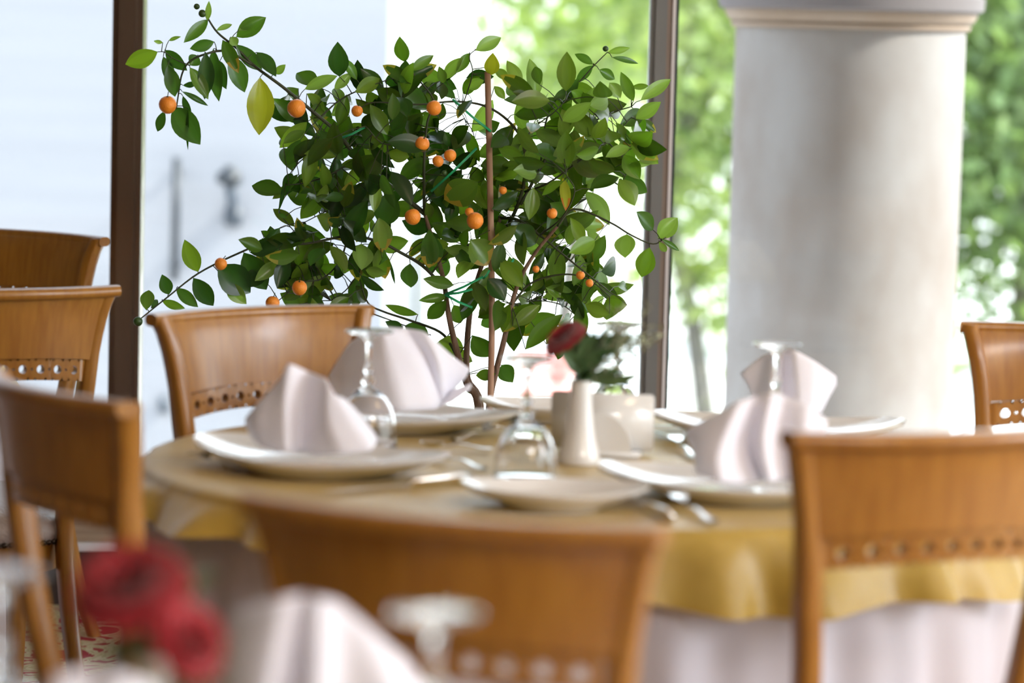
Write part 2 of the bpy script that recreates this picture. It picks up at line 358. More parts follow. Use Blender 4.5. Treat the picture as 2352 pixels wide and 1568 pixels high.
def tree(u, d, base_lean, crown_c, rad, nclump, label, cols, seed, per=60, size=.10, trunk_r=.09, spread=.32):
    rnd = random.Random(seed); x = at(u, 500, d).x
    t = empty('street_tree', (x, d, GZ), 0, label, 'tree')
    top = V(crown_c[0], 0, crown_c[1])
    bm = bmesh.new()
    tr = catmull([V(0, 0, 0), V(base_lean * .4, 0, top.z * .3), V(base_lean, 0, top.z * .65), top], 5)
    tube(bm, tr, [trunk_r * (1 - .6 * i / len(tr)) for i in range(len(tr))], 10)
    for k in range(6):
        s = tr[int(len(tr) * rnd.uniform(.5, .9))]; e = top + V(rnd.uniform(-1, 1) * rad[0] * .7, rnd.uniform(-1, 1) * rad[1] * .7, rnd.uniform(-.4, .7) * rad[2])
        tube(bm, [s, (s + e) / 2 + V(0, 0, .15), e], [trunk_r * .4, trunk_r * .25, trunk_r * .1], 6)
    obj('trunk', bm, M_treebark, t)
    bm = bmesh.new(); lay = bm.loops.layers.float_color.new('tint')
    leaf_blob(bm, lay, rnd, top, rad, nclump, per, size, cols, spread)
    obj('foliage', bm, M_treeleaf, t, False)
    return t
LG = [(.24, .30, .125), (.28, .34, .15), (.20, .265, .10), (.29, .34, .20)]
MG = [(.13, .19, .085), (.15, .21, .09), (.18, .24, .11), (.10, .16, .07)]
tree(1290, 27, .3, (.35, 4.5), (1.15, 1.2, 2.5), 95, 'pale green tree far outside behind the fruiting plant', LG, 3, size=.09)
tree(1640, 24, -.35, (.15, 2.9), (.75, 1.0, 2.4), 90, 'green tree outside between the grey window frame and the column', MG[1:] + LG, 5, size=.08)
tree(2330, 20.5, .1, (.2, 3.0), (1.0, 1.3, 2.2), 150, 'dense green tree outside to the right of the column', MG, 8, per=70, size=.075)
tree(2080, 30, 0, (0, 4), (2.4, 1.6, 2.6), 110, 'green tree standing far behind the stone column', MG, 12, size=.11)
tree(1440, 34, 0, (.1, 3.2), (.9, 1.0, 2.3), 40, 'thin pale tree far outside just left of the grey window frame', LG, 31, size=.09, trunk_r=.03)
# coral coloured bench/kiosk seen blurred under the plant
c = at(1265, 850, 26)
be = empty('bench', (c.x, 26, GZ), 0, 'coral pink bench far outside on the bright pavement', 'bench')
bm = bmesh.new()
hz = c.z - GZ
for z in (hz - .06, hz + .02, hz + .10): box(bm, -.30, .30, .16, .19, z - .03, z + .03, .005)
obj('backrest', bm, M_pinkpaint, be, False)
bm = bmesh.new(); box(bm, -.30, .30, -.2, .16, hz - .2, hz - .16, .005); obj('seat', bm, M_pinkpaint, be, False)
for sx_ in (-.26, .26):
    for sy in (-.15, .16):
        bm = bmesh.new(); box(bm, sx_ - .02, sx_ + .02, sy - .02, sy + .02, 0, hz - .2); obj('leg', bm, M_darkmetal, be, False)
# white parked car far right
c = at(2290, 742, 15.5)
car = empty('parked_car', (at(2225, 742, 15.5).x + 1.0, 15.5, GZ), 0, 'white parked car far outside at the right', 'car')
ch = c.z - GZ
bm = bmesh.new()
prof = [(-2.1, .35), (-2.15, .75), (-1.9, .95), (-1.2, 1.02), (-.55, ch - .04), (.9, ch), (1.75, 1.1), (2.1, 1.0), (2.15, .4)]
fr_ = [bm.verts.new((x, -.85, z)) for x, z in prof]; bk = [bm.verts.new((x, .85, z)) for x, z in prof]
bm.faces.new(fr_); bm.faces.new(bk[::-1])
for i in range(len(prof)):
    j = (i + 1) % len(prof); bm.faces.new((fr_[i], bk[i], bk[j], fr_[j]))
bmesh.ops.bevel(bm, geom=bm.edges[:], offset=.05, segments=2, affect='EDGES')
obj('body', bm, M_carpaint, car)
for x0, x1 in ((-.75, .1), (.2, 1.25)):
    bm = bmesh.new(); box(bm, x0, x1, -.862, -.84, 1.02, ch - .18, .01); obj('side_window', bm, M_carglass, car, False)
for x in (-1.35, 1.35):
    for y in (-.86, .70):
        bm = bmesh.new(); r = bmesh.ops.create_cone(bm, cap_ends=True, segments=24, radius1=.33, radius2=.33, depth=.18)
        bmesh.ops.rotate(bm, verts=r['verts'], cent=(0, 0, 0), matrix=Matrix.Rotation(PI/2, 3, 'X')); bmesh.ops.translate(bm, verts=r['verts'], vec=(x, y + .07, .33))
        obj('wheel', bm, M_tyre, car)

# ------------------------------------------------------------------ chair
HW = [(0, .200), (.2, .180), (.46, .171), (.6, .180), (.72, .193), (.80, .200), (.86, .210), (.90, .220), (.935, .233)]
LEAN = [(0, -.105), (.2, -.045), (.46, 0), (.6, -.024), (.75, -.044), (.86, -.054), (.90, -.060), (.935, -.070)]
CURV = .052
def hwid(z): return sinterp(HW, z)
def ylean(z): return sinterp(LEAN, z)
def back_pt(s, z, off=0.0):       # s in metres-ish fraction -1..1 ; off = towards the front
    return V(s * hwid(z), ylean(z) + CURV * (s * s - 1) * min(1, max(0, (z - .5) / .25)) + off, z)
CH_TOP = .935
def make_chair():
    root = empty('dining_chair')
    # curved back panel
    Z0, Z1 = .793, CH_TOP - .006
    bm = bmesh.new(); nu, nv = 28, 14; th = .017
    def shell(s0, s1, z0, z1, o0, o1, nu, nv):
        ar = lambda a: .012 * (1 - lerp(s0, s1, a) ** 2)
        fr, _ = grid(bm, lambda a, b_: back_pt(lerp(s0, s1, a), lerp(z0 + ar(a), z1, b_), o1), nu, nv)
        bk, _ = grid(bm, lambda a, b_: back_pt(lerp(s0, s1, a), lerp(z0 + ar(a), z1, b_), o0), nu, nv)
        for i in range(nu):
            bm.faces.new((fr[i][0], fr[i+1][0], bk[i+1][0], bk[i][0])); bm.faces.new((fr[i][nv], fr[i+1][nv], bk[i+1][nv], bk[i][nv]))
        for j in range(nv):
            bm.faces.new((fr[0][j], fr[0][j+1], bk[0][j+1], bk[0][j])); bm.faces.new((fr[nu][j], fr[nu][j+1], bk[nu][j+1], bk[nu][j]))
    shell(-.965, .965, Z0, Z1, -.006, .013, nu, nv)
    autosmooth(obj('back_panel', bm, M_wood, root))
    # crest roll
    bm = bmesh.new(); pts = []
    for i in range(25):
        s = lerp(-1.015, 1.015, i / 24); pts.append(back_pt(s, CH_TOP - .010, -.003))
    rings = []
    for p in pts:
        rings.append([bm.verts.new(p + V(0, .019 * math.copysign(abs(math.cos(a)) ** .7, math.cos(a)), .011 * math.copysign(abs(math.sin(a)) ** .7, math.sin(a)))) for a in [2*PI*k/14 for k in range(14)]])
    for a, b_ in zip(rings, rings[1:]):
        for k in range(14): bm.faces.new((a[k], a[(k+1) % 14], b_[(k+1) % 14], b_[k]))
    bm.faces.new(rings[0]); bm.faces.new(rings[-1][::-1])
    autosmooth(obj('crest_rail', bm, M_wood, root), 60)
    # pierced rail
    bm = bmesh.new(); zc, hh = .7725, .0205
    nb = 9; pitch = .0365; cells = []
    x = -pitch * nb / 2
    for k in range(nb):
        cells.append((x, x + pitch * .62, .0082)); x += pitch * .62
        if k < nb - 1: cells.append((x, x + pitch * .38, .0026)); x += pitch * .38
    xs, xe = cells[0][0], cells[-1][1]; shift = -(xs + xe) / 2
    edge = hwid(zc) - .012
    cells = [(a + shift, b_ + shift, r) for a, b_, r in cells]
    cells = [(-edge, cells[0][0], 0)] + cells + [(cells[-1][1], edge, 0)]
    def rp_(x, z, off): return back_pt(x / hwid(z), z + .012 * (1 - (x / edge) ** 2), off)
    o0, o1 = .0, .019
    for a, b_, r in cells:
        if r == 0:
            def q(x, z, o): return bm.verts.new(rp_(x, z, o))
            for o in (o0, o1): bm.faces.new([q(a, zc - hh, o), q(b_, zc - hh, o), q(b_, zc + hh, o), q(a, zc + hh, o)])
            continue
        cx_ = (a + b_) / 2; N = 16
        for o in (o0, o1):
            outer = []; inner = []
            for k in range(N):
                an = 2*PI*(k + .5)/N; cxn, szn = math.cos(an), math.sin(an)
                m_ = max(abs(cxn), abs(szn))
                outer.append(bm.verts.new(rp_(cx_ + cxn/m_ * (b_-a)/2, zc + szn/m_ * hh, o)))
                inner.append(bm.verts.new(rp_(cx_ + cxn * r, zc + szn * r, o)))
            for k in range(N):
                bm.faces.new((outer[k], outer[(k+1) % N], inner[(k+1) % N], inner[k]))
            if o == o0: in0 = inner
            else:
                for k in range(N): bm.faces.new((in0[k], in0[(k+1) % N], inner[(k+1) % N], inner[k]))
    for z in (zc - hh, zc + hh):
        grid(bm, lambda a, b_: rp_(lerp(-edge, edge, a), z, lerp(o0, o1, b_)), 20, 1)
    bmesh.ops.remove_doubles(bm, verts=bm.verts[:], dist=1e-5)
    autosmooth(obj('pierced_rail', bm, M_wood, root), 30)
    # rear legs / stiles
    for sd_ in (-1, 1):
        bm = bmesh.new(); rings = []
        N = 30
        for i in range(N + 1):
            z = lerp(0, CH_TOP - .004, i / N)
            p = back_pt(sd_, z); wd_ = .028 if z > .45 else lerp(.024, .028, z / .45); dp = lerp(.030, .038, min(1, z / .5)) if z < .8 else .034
            x0 = p.x; x1 = p.x - sd_ * wd_
            ys = [-dp * .45, dp * .55]; r = .004
            sec = [(x0, p.y + ys[0] + r), (x0, p.y + ys[1] - r), (x0 - sd_ * r, p.y + ys[1]), (x1 + sd_ * r, p.y + ys[1]), (x1, p.y + ys[1] - r), (x1, p.y + ys[0] + r), (x1 + sd_ * r, p.y + ys[0]), (x0 - sd_ * r, p.y + ys[0])]
            rings.append([bm.verts.new((a, b_, z)) for a, b_ in sec])
        for a, b_ in zip(rings, rings[1:]):
            for k in range(8): bm.faces.new((a[k], a[(k+1) % 8], b_[(k+1) % 8], b_[k]))
        bm.faces.new(rings[0]); bm.faces.new(rings[-1][::-1])
        autosmooth(obj('rear_leg', bm, M_wood, root), 50)
    # front legs
    for sd_ in (-1, 1):
        bm = bmesh.new(); rings = []
        for i in range(11):
            z = lerp(0, .40, i / 10); hwd = lerp(.013, .020, i / 10); cx_, cy_ = sd_ * (.205 + .006 * math.sin(i / 10 * PI)), .415 + .012 * (1 - i / 10)
            rings.append([bm.verts.new((cx_ + a * hwd, cy_ + b_ * hwd, z)) for a, b_ in ((-1, -.8), (-.8, -1), (.8, -1), (1, -.8), (1, .8), (.8, 1), (-.8, 1), (-1, .8))])
        for a, b_ in zip(rings, rings[1:]):
            for k in range(8): bm.faces.new((a[k], a[(k+1) % 8], b_[(k+1) % 8], b_[k]))
        bm.faces.new(rings[0]); bm.faces.new(rings[-1][::-1])
        autosmooth(obj('front_leg', bm, M_wood, root), 50)
    # seat frame, cushion, nails
    def outline(k, grow=0.0, N=56):   # superellipse trapezoid
        a = 2*PI*k/N; c_, s_ = math.cos(a), math.sin(a); e = .42
        x = math.copysign(abs(c_)**e, c_); y = math.copysign(abs(s_)**e, s_)
        yy = .218 + y * (.228 + grow); hwx = lerp(.165, .230, (y + 1) / 2) + grow
        return x * hwx, yy
    bm = bmesh.new(); N = 56
    r1 = [bm.verts.new((*outline(k, -.003), .385)) for k in range(N)]; r2 = [bm.verts.new((*outline(k, 0), .437)) for k in range(N)]
    for k in range(N): bm.faces.new((r1[k], r1[(k+1) % N], r2[(k+1) % N], r2[k]))
    bm.faces.new(r1[::-1]); bm.faces.new(r2); autosmooth(obj('seat_rail', bm, M_wood, root), 40)
    bm = bmesh.new(); rings = []
    for g, z in ((.002, .437), (.008, .448), (.010, .462), (.004, .480), (-.012, .496), (-.04, .508), (-.09, .516), (-.15, .519)):
        rings.append([bm.verts.new((*outline(k, g), z)) for k in range(N)])
    for a, b_ in zip(rings, rings[1:]):
        for k in range(N): bm.faces.new((a[k], a[(k+1) % N], b_[(k+1) % N], b_[k]))
    bm.faces.new(rings[0][::-1]); bm.faces.new(rings[-1]); obj('seat_cushion', bm, M_leather, root)
    bm = bmesh.new(); NN = 150
    # one beaded row of nail heads
    ptsn = [V(*outline(k, .007, 1200), .443) for k in range(1201)]
    cum = [0]
    for i in range(1, 1201): cum.append(cum[-1] + (ptsn[i] - ptsn[i-1]).length)
    NB = 118; tot = cum[-1]; P_ = []; Rr = []; j = 0
    for i in range(NB * 4 + 1):
        d_ = tot * i / (NB * 4)
        while j < 1199 and cum[j+1] < d_: j += 1
        t_ = (d_ - cum[j]) / max(1e-9, cum[j+1] - cum[j]); P_.append(ptsn[j].lerp(ptsn[j+1], min(1, t_))); Rr.append((.0018, .0052, .0060, .0052)[i % 4])
    tube(bm, P_, Rr, 6)
    obj('nailhead_trim', bm, M_nail, root)
    return root
def seat_chair(o, x, y, ang, label):
    # x,y: centre of the crest between its two ends; ang: direction the chair faces, radians from +Y towards +X
    o.rotation_euler = (0, 0, -ang)
    off = Matrix.Rotation(-ang, 3, 'Z') @ V(0, back_pt(1, CH_TOP).y, 0)
    o.location = (x - off.x, y - off.y, 0)
    tag(o, label, 'chair', 'honey wood dining chairs with leather seats'); return o
D = math.radians
specs = [
 (-.060, 3.345, D(20), 'nearest and most blurred honey wood chair, at the front middle of the table'),
 (.562, 4.185, D(-25), 'honey wood chair with pierced rail seen from behind at the right front'),
 (-.622, 4.43, D(58), 'dark shaded wooden chair seen from behind at the left front of the gold table'),
 (-.437, 5.675, D(180 - 40), 'light wood chair facing the camera just in front of the fruiting plant'),
 (1.021, 5.72, D(180 + 18), 'dark brown wooden chair facing the camera at the far right by the column'),
 (-.948, 6.01, D(-28), 'wooden chair with rolled crest rail, in front of the farthest one at the left edge'),
 (-1.135, 7.59, D(180 + 32), 'farthest wooden chair at the left edge beside the bronze window post'),
]
proto = make_chair()
for i, (x, y, a, lb) in enumerate(specs):
    o = proto if i == 0 else copy_tree(proto)
    seat_chair(o, x, y, a, lb)

# ------------------------------------------------------------------ tables and cloths
TZ = .75
def cloth(cx, cy, r, ztop, dropf, nf, amp, seed, th0=0, flare=.03, nd=14, N=288, topn=5):
    rnd = random.Random(seed)
    ph = [rnd.uniform(0, 6.28) for _ in range(4)]
    bm = bmesh.new(); rings = []
    for i in range(topn): rings.append([bm.verts.new((cx + r*.98*(i+1)/topn*math.cos(2*PI*k/N), cy + r*.98*(i+1)/topn*math.sin(2*PI*k/N), ztop)) for k in range(N)])
    for rr, dz in ((1.0, .002), (1.009, .007), (1.013, .014)):
        rings.append([bm.verts.new((cx + r*rr*math.cos(2*PI*k/N), cy + r*rr*math.sin(2*PI*k/N), ztop - dz)) for k in range(N)])
    for j in range(1, nd + 1):
        t = j / nd; ring = []
        for k in range(N):
            a = 2*PI*k/N; dr = dropf(a)
            wv = math.sin(nf*a + ph[0] + .8*math.sin(3*a + ph[1])) * .7 + .3*math.sin((nf*1.7//1)*a + ph[2])
            rr = r*1.013 + flare*t + amp * (t ** .8) * (wv * .5 + .5)
            ring.append(bm.verts.new((cx + rr*math.cos(a), cy + rr*math.sin(a), ztop - .014 - (dr - .014)*t)))
        rings.append(ring)
    c0 = bm.verts.new((cx, cy, ztop))
    for k in range(N): bm.faces.new((c0, rings[0][k], rings[0][(k+1) % N]))
    for a, b_ in zip(rings, rings[1:]):
        for k in range(N): bm.faces.new((a[k], b_[k], b_[(k+1) % N], a[(k+1) % N]))
    return bm
def table(cx, cy, R, tlabel, wlabel, glabel, seed, gold=True):
    t = empty('dining_table', (cx, cy, 0), 0, tlabel, 'table')
    bm = bmesh.new(); lathe(bm, [(0, .715), (R - .012, .715), (R - .006, .722), (R - .006, .738), (R - .012, TZ - .006), (0, TZ - .006)], 72); autosmooth(obj('tabletop', bm, M_wood, t))
    bm = bmesh.new(); lathe(bm, [(0, 0.03), (.05, .04), (.055, .2), (.04, .45), (.06, .66), (.12, .715), (0, .715)], 32); obj('pedestal', bm, M_wood, t)
    bm = bmesh.new(); lathe(bm, [(0, 0), (.27, 0), (.27, .02), (.2, .035), (0, .04)], 40); autosmooth(obj('foot', bm, M_wood, t))
    tag(obj('tablecloth', cloth(cx, cy, R - .004, TZ - .004, lambda a: TZ - .03, 26, .085, seed, flare=.0, nd=18), M_white_cloth), wlabel, 'tablecloth')
    if gold:
        th = math.radians(-20)
        tag(obj('table_overlay', cloth(cx, cy, R + .004, TZ, lambda a: .080 + .045 * math.cos(a - th) + .010 * math.sin(9*a), 23, .060, seed + 1, flare=.02), M_gold), glabel, 'tablecloth')
TC = V(.115, 5.14, 0)
table(TC.x, TC.y, .685, 'round dining table under gold and white cloths in the middle', 'long white pleated cloth hanging beneath the gold overlay', 'gold overlay cloth on the round middle table', 2)
table(-1.80, 6.86, .685, 'round dining table at the left edge between two wooden chairs', 'long white cloth on the table at the left edge', 'gold overlay cloth on the table at the left edge', 7)
FC = V(-.25, 2.28, 0)
table(FC.x, FC.y, .685, 'nearest dining table, below the red carnations in the foreground', 'white cloth of the nearest foreground table', 'gold overlay cloth of the nearest foreground table', 11)

# ------------------------------------------------------------------ tableware
def make_plate(scale=1.0, rc=.215, rs=.142, name='plate', zs=1.0):
    bm = bmesh.new(); N = 96
    def rim(a):
        k = abs(math.cos(a)) ** 5       # two wing corners
        return lerp(rs, rc, k)
    def ring(t, dz=0.0, shrink=0.0):
        out = []
        for k in range(N):
            a = 2*PI*k/N; R = rim(a) - shrink
            if t <= .55: r = t / .55 * rs * .76; z = .007
            else:
                q = (t - .55) / .45; r = lerp(rs * .76, R, q); z = .007 + .017 * (q ** 1.3) + .014 * zs * (q ** 2) * (R - rs) / max(1e-6, (rc - rs))
            out.append(bm.verts.new((r*math.cos(a)*scale, r*math.sin(a)*scale, (z + dz)*scale)))
        return out
    ts = [.15, .35, .5, .55, .62, .7, .78, .86, .93, .98, 1.0]
    top = [ring(t, .004) for t in ts]; bot = [ring(t, -.002 if t > .55 else -.006, .002) for t in ts]
    for R_l in (top, bot):
        for a, b_ in zip(R_l, R_l[1:]):
            for k in range(N): bm.faces.new((a[k], a[(k+1) % N], b_[(k+1) % N], b_[k]))
        bm.faces.new(R_l[0])
    for k in range(N): bm.faces.new((top[-1][k], top[-1][(k+1) % N], bot[-1][(k+1) % N], bot[-1][k]))
    # foot ring
    f0 = [bm.verts.new((rs*.74*math.cos(2*PI*k/N)*scale, rs*.74*math.sin(2*PI*k/N)*scale, .005*scale)) for k in range(N)]
    f1 = [bm.verts.new((rs*.70*math.cos(2*PI*k/N)*scale, rs*.70*math.sin(2*PI*k/N)*scale, 0)) for k in range(N)]
    for k in range(N): bm.faces.new((f0[k], f0[(k+1) % N], f1[(k+1) % N], f1[k]))
    bm.faces.new(f1)
    return autosmooth(obj(name, bm, M_porc), 50)
TZP = TZ + .001
plates = {
 'P1': (735, 1084, -27, 'large square white plate with upturned corners at the left front, under a napkin'),
 'P2': (915, 984, -24, 'large white plate at the back left beside the fruiting plant, under a napkin'),
 'P3': (1700, 1142, -9, 'large white plate at the right front, beside the blurred chair'),
 'P4': (1785, 1012, -5, 'large white plate at the back right with corner pointing at the column'),
}
PC = {}
first = None
for k, (u, v, rot, lb) in plates.items():
    p = onz(u, v, TZ); PC[k] = p
    if first is None: o = first = make_plate()
    else: o = first.copy(); COL.objects.link(o)
    o.location = (p.x, p.y, TZP); o.rotation_euler = (0, 0, D(rot)); tag(o, lb, 'plate', 'large white dinner plates')
sm = None
for u, v, rot, lb in ((1275, 1163, 3, 'small white side plate at the front middle of the gold table'), (1280, 964, -4, 'small white side plate at the far edge behind the napkin holder')):
    p = onz(u, v, TZ)
    if sm is None: o = sm = make_plate(1.0, .138, .098, 'side_plate', .45)
    else: o = sm.copy(); COL.objects.link(o)
    o.location = (p.x, p.y, TZP); o.rotation_euler = (0, 0, D(rot)); tag(o, lb, 'plate', 'small white side plates')

def make_goblet():
    # upside down: rim on the cloth, foot in the air
    bm = bmesh.new()
    outer = [(.0490, .0), (.0484, .014), (.0468, .032), (.0438, .050), (.0385, .066), (.0300, .080), (.0190, .090), (.0095, .0955), (.0085, .099), (.0125, .103), (.0125, .107), (.0065, .112), (.005, .116), (.0085, .121), (.009, .126), (.0055, .131), (.0042, .14), (.0045, .158), (.007, .170), (.014, .177), (.030, .1815), (.039, .1835), (.0395, .186), (.037, .1875), (.012, .1865), (0, .1855)]
    inner = [(.0480, .0), (.0471, .014), (.0455, .032), (.0424, .050), (.0370, .065), (.0283, .078), (.017, .087), (.006, .0897), (0, .090)]
    prof = [(0, .090)] + inner[::-1][1:] + outer
    prof = [(r, z * 1.02) for r, z in prof]
    lathe(bm, prof, 48)
    return obj('goblet', bm, M_glass)
goblets = [
 (843, 1028, TZ, 'upturned glass goblet between the two left napkins'),
 (1206, 1111, TZ, 'upturned glass goblet in the middle, left of the white vase'),
 (1412, 1000, TZ, 'upturned glass goblet behind the flower vase and napkin holder'),
 (1776, 1060, TZ, 'upturned glass goblet in front of the back right napkin'),
]
g0 = None
for u, v, z, lb in goblets:
    p = onz(u, v, z)
    if g0 is None: o = g0 = make_goblet()
    else: o = g0.copy(); COL.objects.link(o)
    o.location = (p.x, p.y, TZP); tag(o, lb, 'glass', 'upturned glass goblets')
for u, v, d, lb in ((1000, 1425, 2.72, 'foot of the large blurred upturned goblet in the foreground'), (2, 1335, 2.86, 'blurred upturned goblet cut by the left edge in the foreground')):
    p = at(u, v, d); o = g0.copy(); COL.objects.link(o); o.location = (p.x, p.y, TZP); tag(o, lb, 'glass', 'upturned glass goblets')

# napkins: a net of folded panels in metres round the plate centre
def napkin(center, pxm, verts, faces, label, sub=2, refs=None):
    # verts: (du px from plate centre, height px above cloth, depth m) -> metres
    bm = bmesh.new(); vv = []
    for du, hz, dy in verts: vv.append(bm.verts.new((du / pxm, dy, hz / pxm)))
    for f in faces: bm.faces.new([vv[i] for i in f])
    o = obj('napkin', bm, M_napkin)
    o.location = center
    ss = o.modifiers.new('sub', 'SUBSURF'); ss.levels = ss.render_levels = sub; 
    so = o.modifiers.new('thick', 'SOLIDIFY'); so.thickness = .003; so.offset = 0
    tag(o, label, 'napkin', 'folded white napkins'); return o
def net(center, pxm, cols, label, u0, v0):
    """cols: list of columns; each column is [(u,v,depth),...] bottom to top, lofted left to right.
    u,v in image px near this napkin turned to metres round (u0,v0) = plate centre on the cloth."""
    bm = bmesh.new(); n = len(cols[0]); m = len(cols)
    P = [[V((u - u0) / pxm, dy, (v0 - v) / pxm - dy * .11 + .004) for (u, v, dy) in c] for c in cols]
    K = 5
    # smooth along columns, creased across (pleats stay sharp)
    fine = [catmull(c, K) for c in P]
    rows = []
    for i in range(m - 1):
        for s in range(4):
            t = s / 4; te = t
            rows.append([a.lerp(b_, te) + V(0, 0, 0) for a, b_ in zip(fine[i], fine[i+1])])
    rows.append(fine[-1])
    g = [[bm.verts.new(p) for p in r] for r in rows]
    for i in range(len(g) - 1):
        for j in range(len(g[0]) - 1): bm.faces.new((g[i][j], g[i+1][j], g[i+1][j+1], g[i][j+1]))
    bmesh.ops.smooth_vert(bm, verts=bm.verts[:], factor=.35, use_axis_x=True, use_axis_y=True, use_axis_z=True)
    bmesh.ops.remove_doubles(bm, verts=bm.verts[:], dist=.0004)
    o = obj('napkin', bm, M_napkin); o.location = center
    so = o.modifiers.new('thick', 'SOLIDIFY'); so.thickness = .0035; so.offset = 0
    tag(o, label, 'napkin', 'folded white napkins'); return o
def pm(p): return FPX / p.y
def cen(k, dy=0): p = PC[k]; return (p.x, p.y, TZ + .016)
# columns listed left->right, each bottom->top with depth (m, negative = nearer)
net(cen('P1'), pm(PC['P1']), [
 [(575, 1040, .03), (560, 1015, .035), (555, 995, .04)],
 [(600, 1060, -.02), (585, 1000, -.01), (590, 955, .01)],
 [(640, 1070, -.05), (625, 980, -.02), (640, 900, .01)],
 [(665, 1070, -.06), (655, 960, -.03), (657, 860, .0)],
 [(690, 1070, -.02), (690, 970, .01), (700, 878, .02)],
 [(730, 1075, -.06), (730, 990, -.03), (745, 893, -.01)],
 [(790, 1070, -.09), (755, 1000, -.06), (752, 905, -.02)],
 [(860, 1058, -.08), (820, 1010, -.06), (768, 935, -.03)],
 [(868, 1035, .0), (835, 990, .0), (785, 940, .01)],
], 'folded white napkin with pointed tip on the left front plate', 735, 1084)
net(cen('P2'), pm(PC['P2']), [
 [(775, 955, .06), (760, 925, .07), (745, 893, .07)],
 [(800, 965, -.02), (780, 900, .0), (795, 815, .04)],
 [(850, 972, -.07), (840, 880, -.05), (838, 785, .0)],
 [(930, 972, -.09), (900, 880, -.07), (872, 778, -.02)],
 [(1005, 965, -.05), (960, 865, -.04), (880, 776, -.015)],
 [(1012, 950, .0), (975, 850, .01), (925, 777, .01)],
 [(1018, 940, .0), (1000, 850, -.01), (968, 782, .0)],
 [(1030, 925, .03), (1040, 880, .02), (1030, 835, .02)],
 [(1040, 915, .05), (1065, 890, .04), (1077, 868, .04)],
], 'large shell folded white napkin on the back left plate', 915, 984)
net((PC['P2'].x, PC['P2'].y + .01, TZ + .016), pm(PC['P2']), [
 [(1005, 960, -.02), (1010, 950, .0), (1020, 940, .02)],
 [(1040, 945, -.02), (1040, 930, .0), (1040, 920, .02)],
 [(1078, 915, -.0), (1080, 910, .01), (1082, 905, .02)],
], 'loose white napkin corner lying on the back left plate', 915, 984)
net(cen('P3'), pm(PC['P3']), [
 [(1600, 1085, .02), (1580, 1050, .03), (1570, 1020, .04)],
 [(1590, 1120, -.05), (1600, 1060, -.04), (1650, 975, .0)],
 [(1640, 1135, -.10), (1640, 1070, -.07), (1690, 945, -.01)],
 [(1690, 1140, -.08), (1680, 1060, -.04), (1715, 938, .0)],
 [(1748, 1130, -.04), (1715, 1040, .0), (1735, 932, .02)],
 [(1755, 1135, -.09), (1740, 1040, -.05), (1765, 928, .0)],
 [(1790, 1130, -.05), (1785, 1040, -.01), (1795, 930, .02)],
 [(1830, 1135, -.08), (1830, 1050, -.05), (1850, 950, .0)],
 [(1880, 1125, -.03), (1885, 1060, -.02), (1900, 990, .02)],
], 'folded white napkin with soft pleats on the right front plate', 1700, 1142)
net(cen('P4'), pm(PC['P4']), [
 [(1735, 985, .03), (1725, 930, .03), (1697, 885, .05)],
 [(1745, 990, .0), (1740, 920, .02), (1755, 838, .05)],
 [(1765, 990, -.05), (1765, 910, -.03), (1778, 830, .0)],
 [(1795, 990, -.01), (1793, 920, .02), (1795, 826, .03)],
 [(1830, 985, -.04), (1825, 910, -.02), (1815, 824, .0)],
 [(1860, 980, -.03), (1860, 925, -.02), (1865, 850, .0)],
 [(1880, 970, .0), (1900, 920, .0), (1918, 885, .02)],
 [(1885, 975, .02), (1905, 935, .03), (1922, 905, .04)],
], 'folded white napkin with folded rim on the back right plate', 1785, 1012)
# foreground napkins
fp = at(735, 1420, 3.0)
net((fp.x, fp.y, TZ + .01), FPX / 3.0, [
 [(480, 1760, .03), (490, 1600, .03), (520, 1420, .05)],
 [(520, 1780, -.03), (540, 1600, -.02), (590, 1395, .02)],
 [(590, 1790, -.07), (620, 1600, -.05), (655, 1375, .0)],
 [(640, 1790, -.03), (680, 1600, .0), (690, 1368, .02)],
 [(700, 1790, -.06), (730, 1600, -.05), (725, 1372, .0)],
 [(780, 1790, -.03), (800, 1600, -.02), (775, 1385, .01)],
 [(900, 1780, -.05), (900, 1600, -.03), (840, 1440, .01)],
 [(1010, 1760, .0), (1000, 1640, .0), (950, 1545, .02)],
], 'large blurred white napkin standing in the foreground', 735, 1420 + int((TZ + .01 - fp.z) / -3.0 * 7500))
fp = at(180, 1560, 2.62)
net((fp.x, fp.y, TZ + .01), FPX / 2.62, [
 [(40, 1850, .03), (60, 1700, .03), (100, 1590, .05)],
 [(100, 1870, -.05), (110, 1700, -.03), (140, 1558, .0)],
 [(180, 1870, -.02), (190, 1700, .0), (200, 1550, .02)],
 [(260, 1870, -.05), (270, 1700, -.03), (270, 1552, .0)],
 [(380, 1850, .0), (370, 1720, .0), (350, 1590, .03)],
], 'blurred grey white napkin tip at the bottom left corner', 180, 1560 + int((TZ + .01 - fp.z) / -2.62 * 7500))

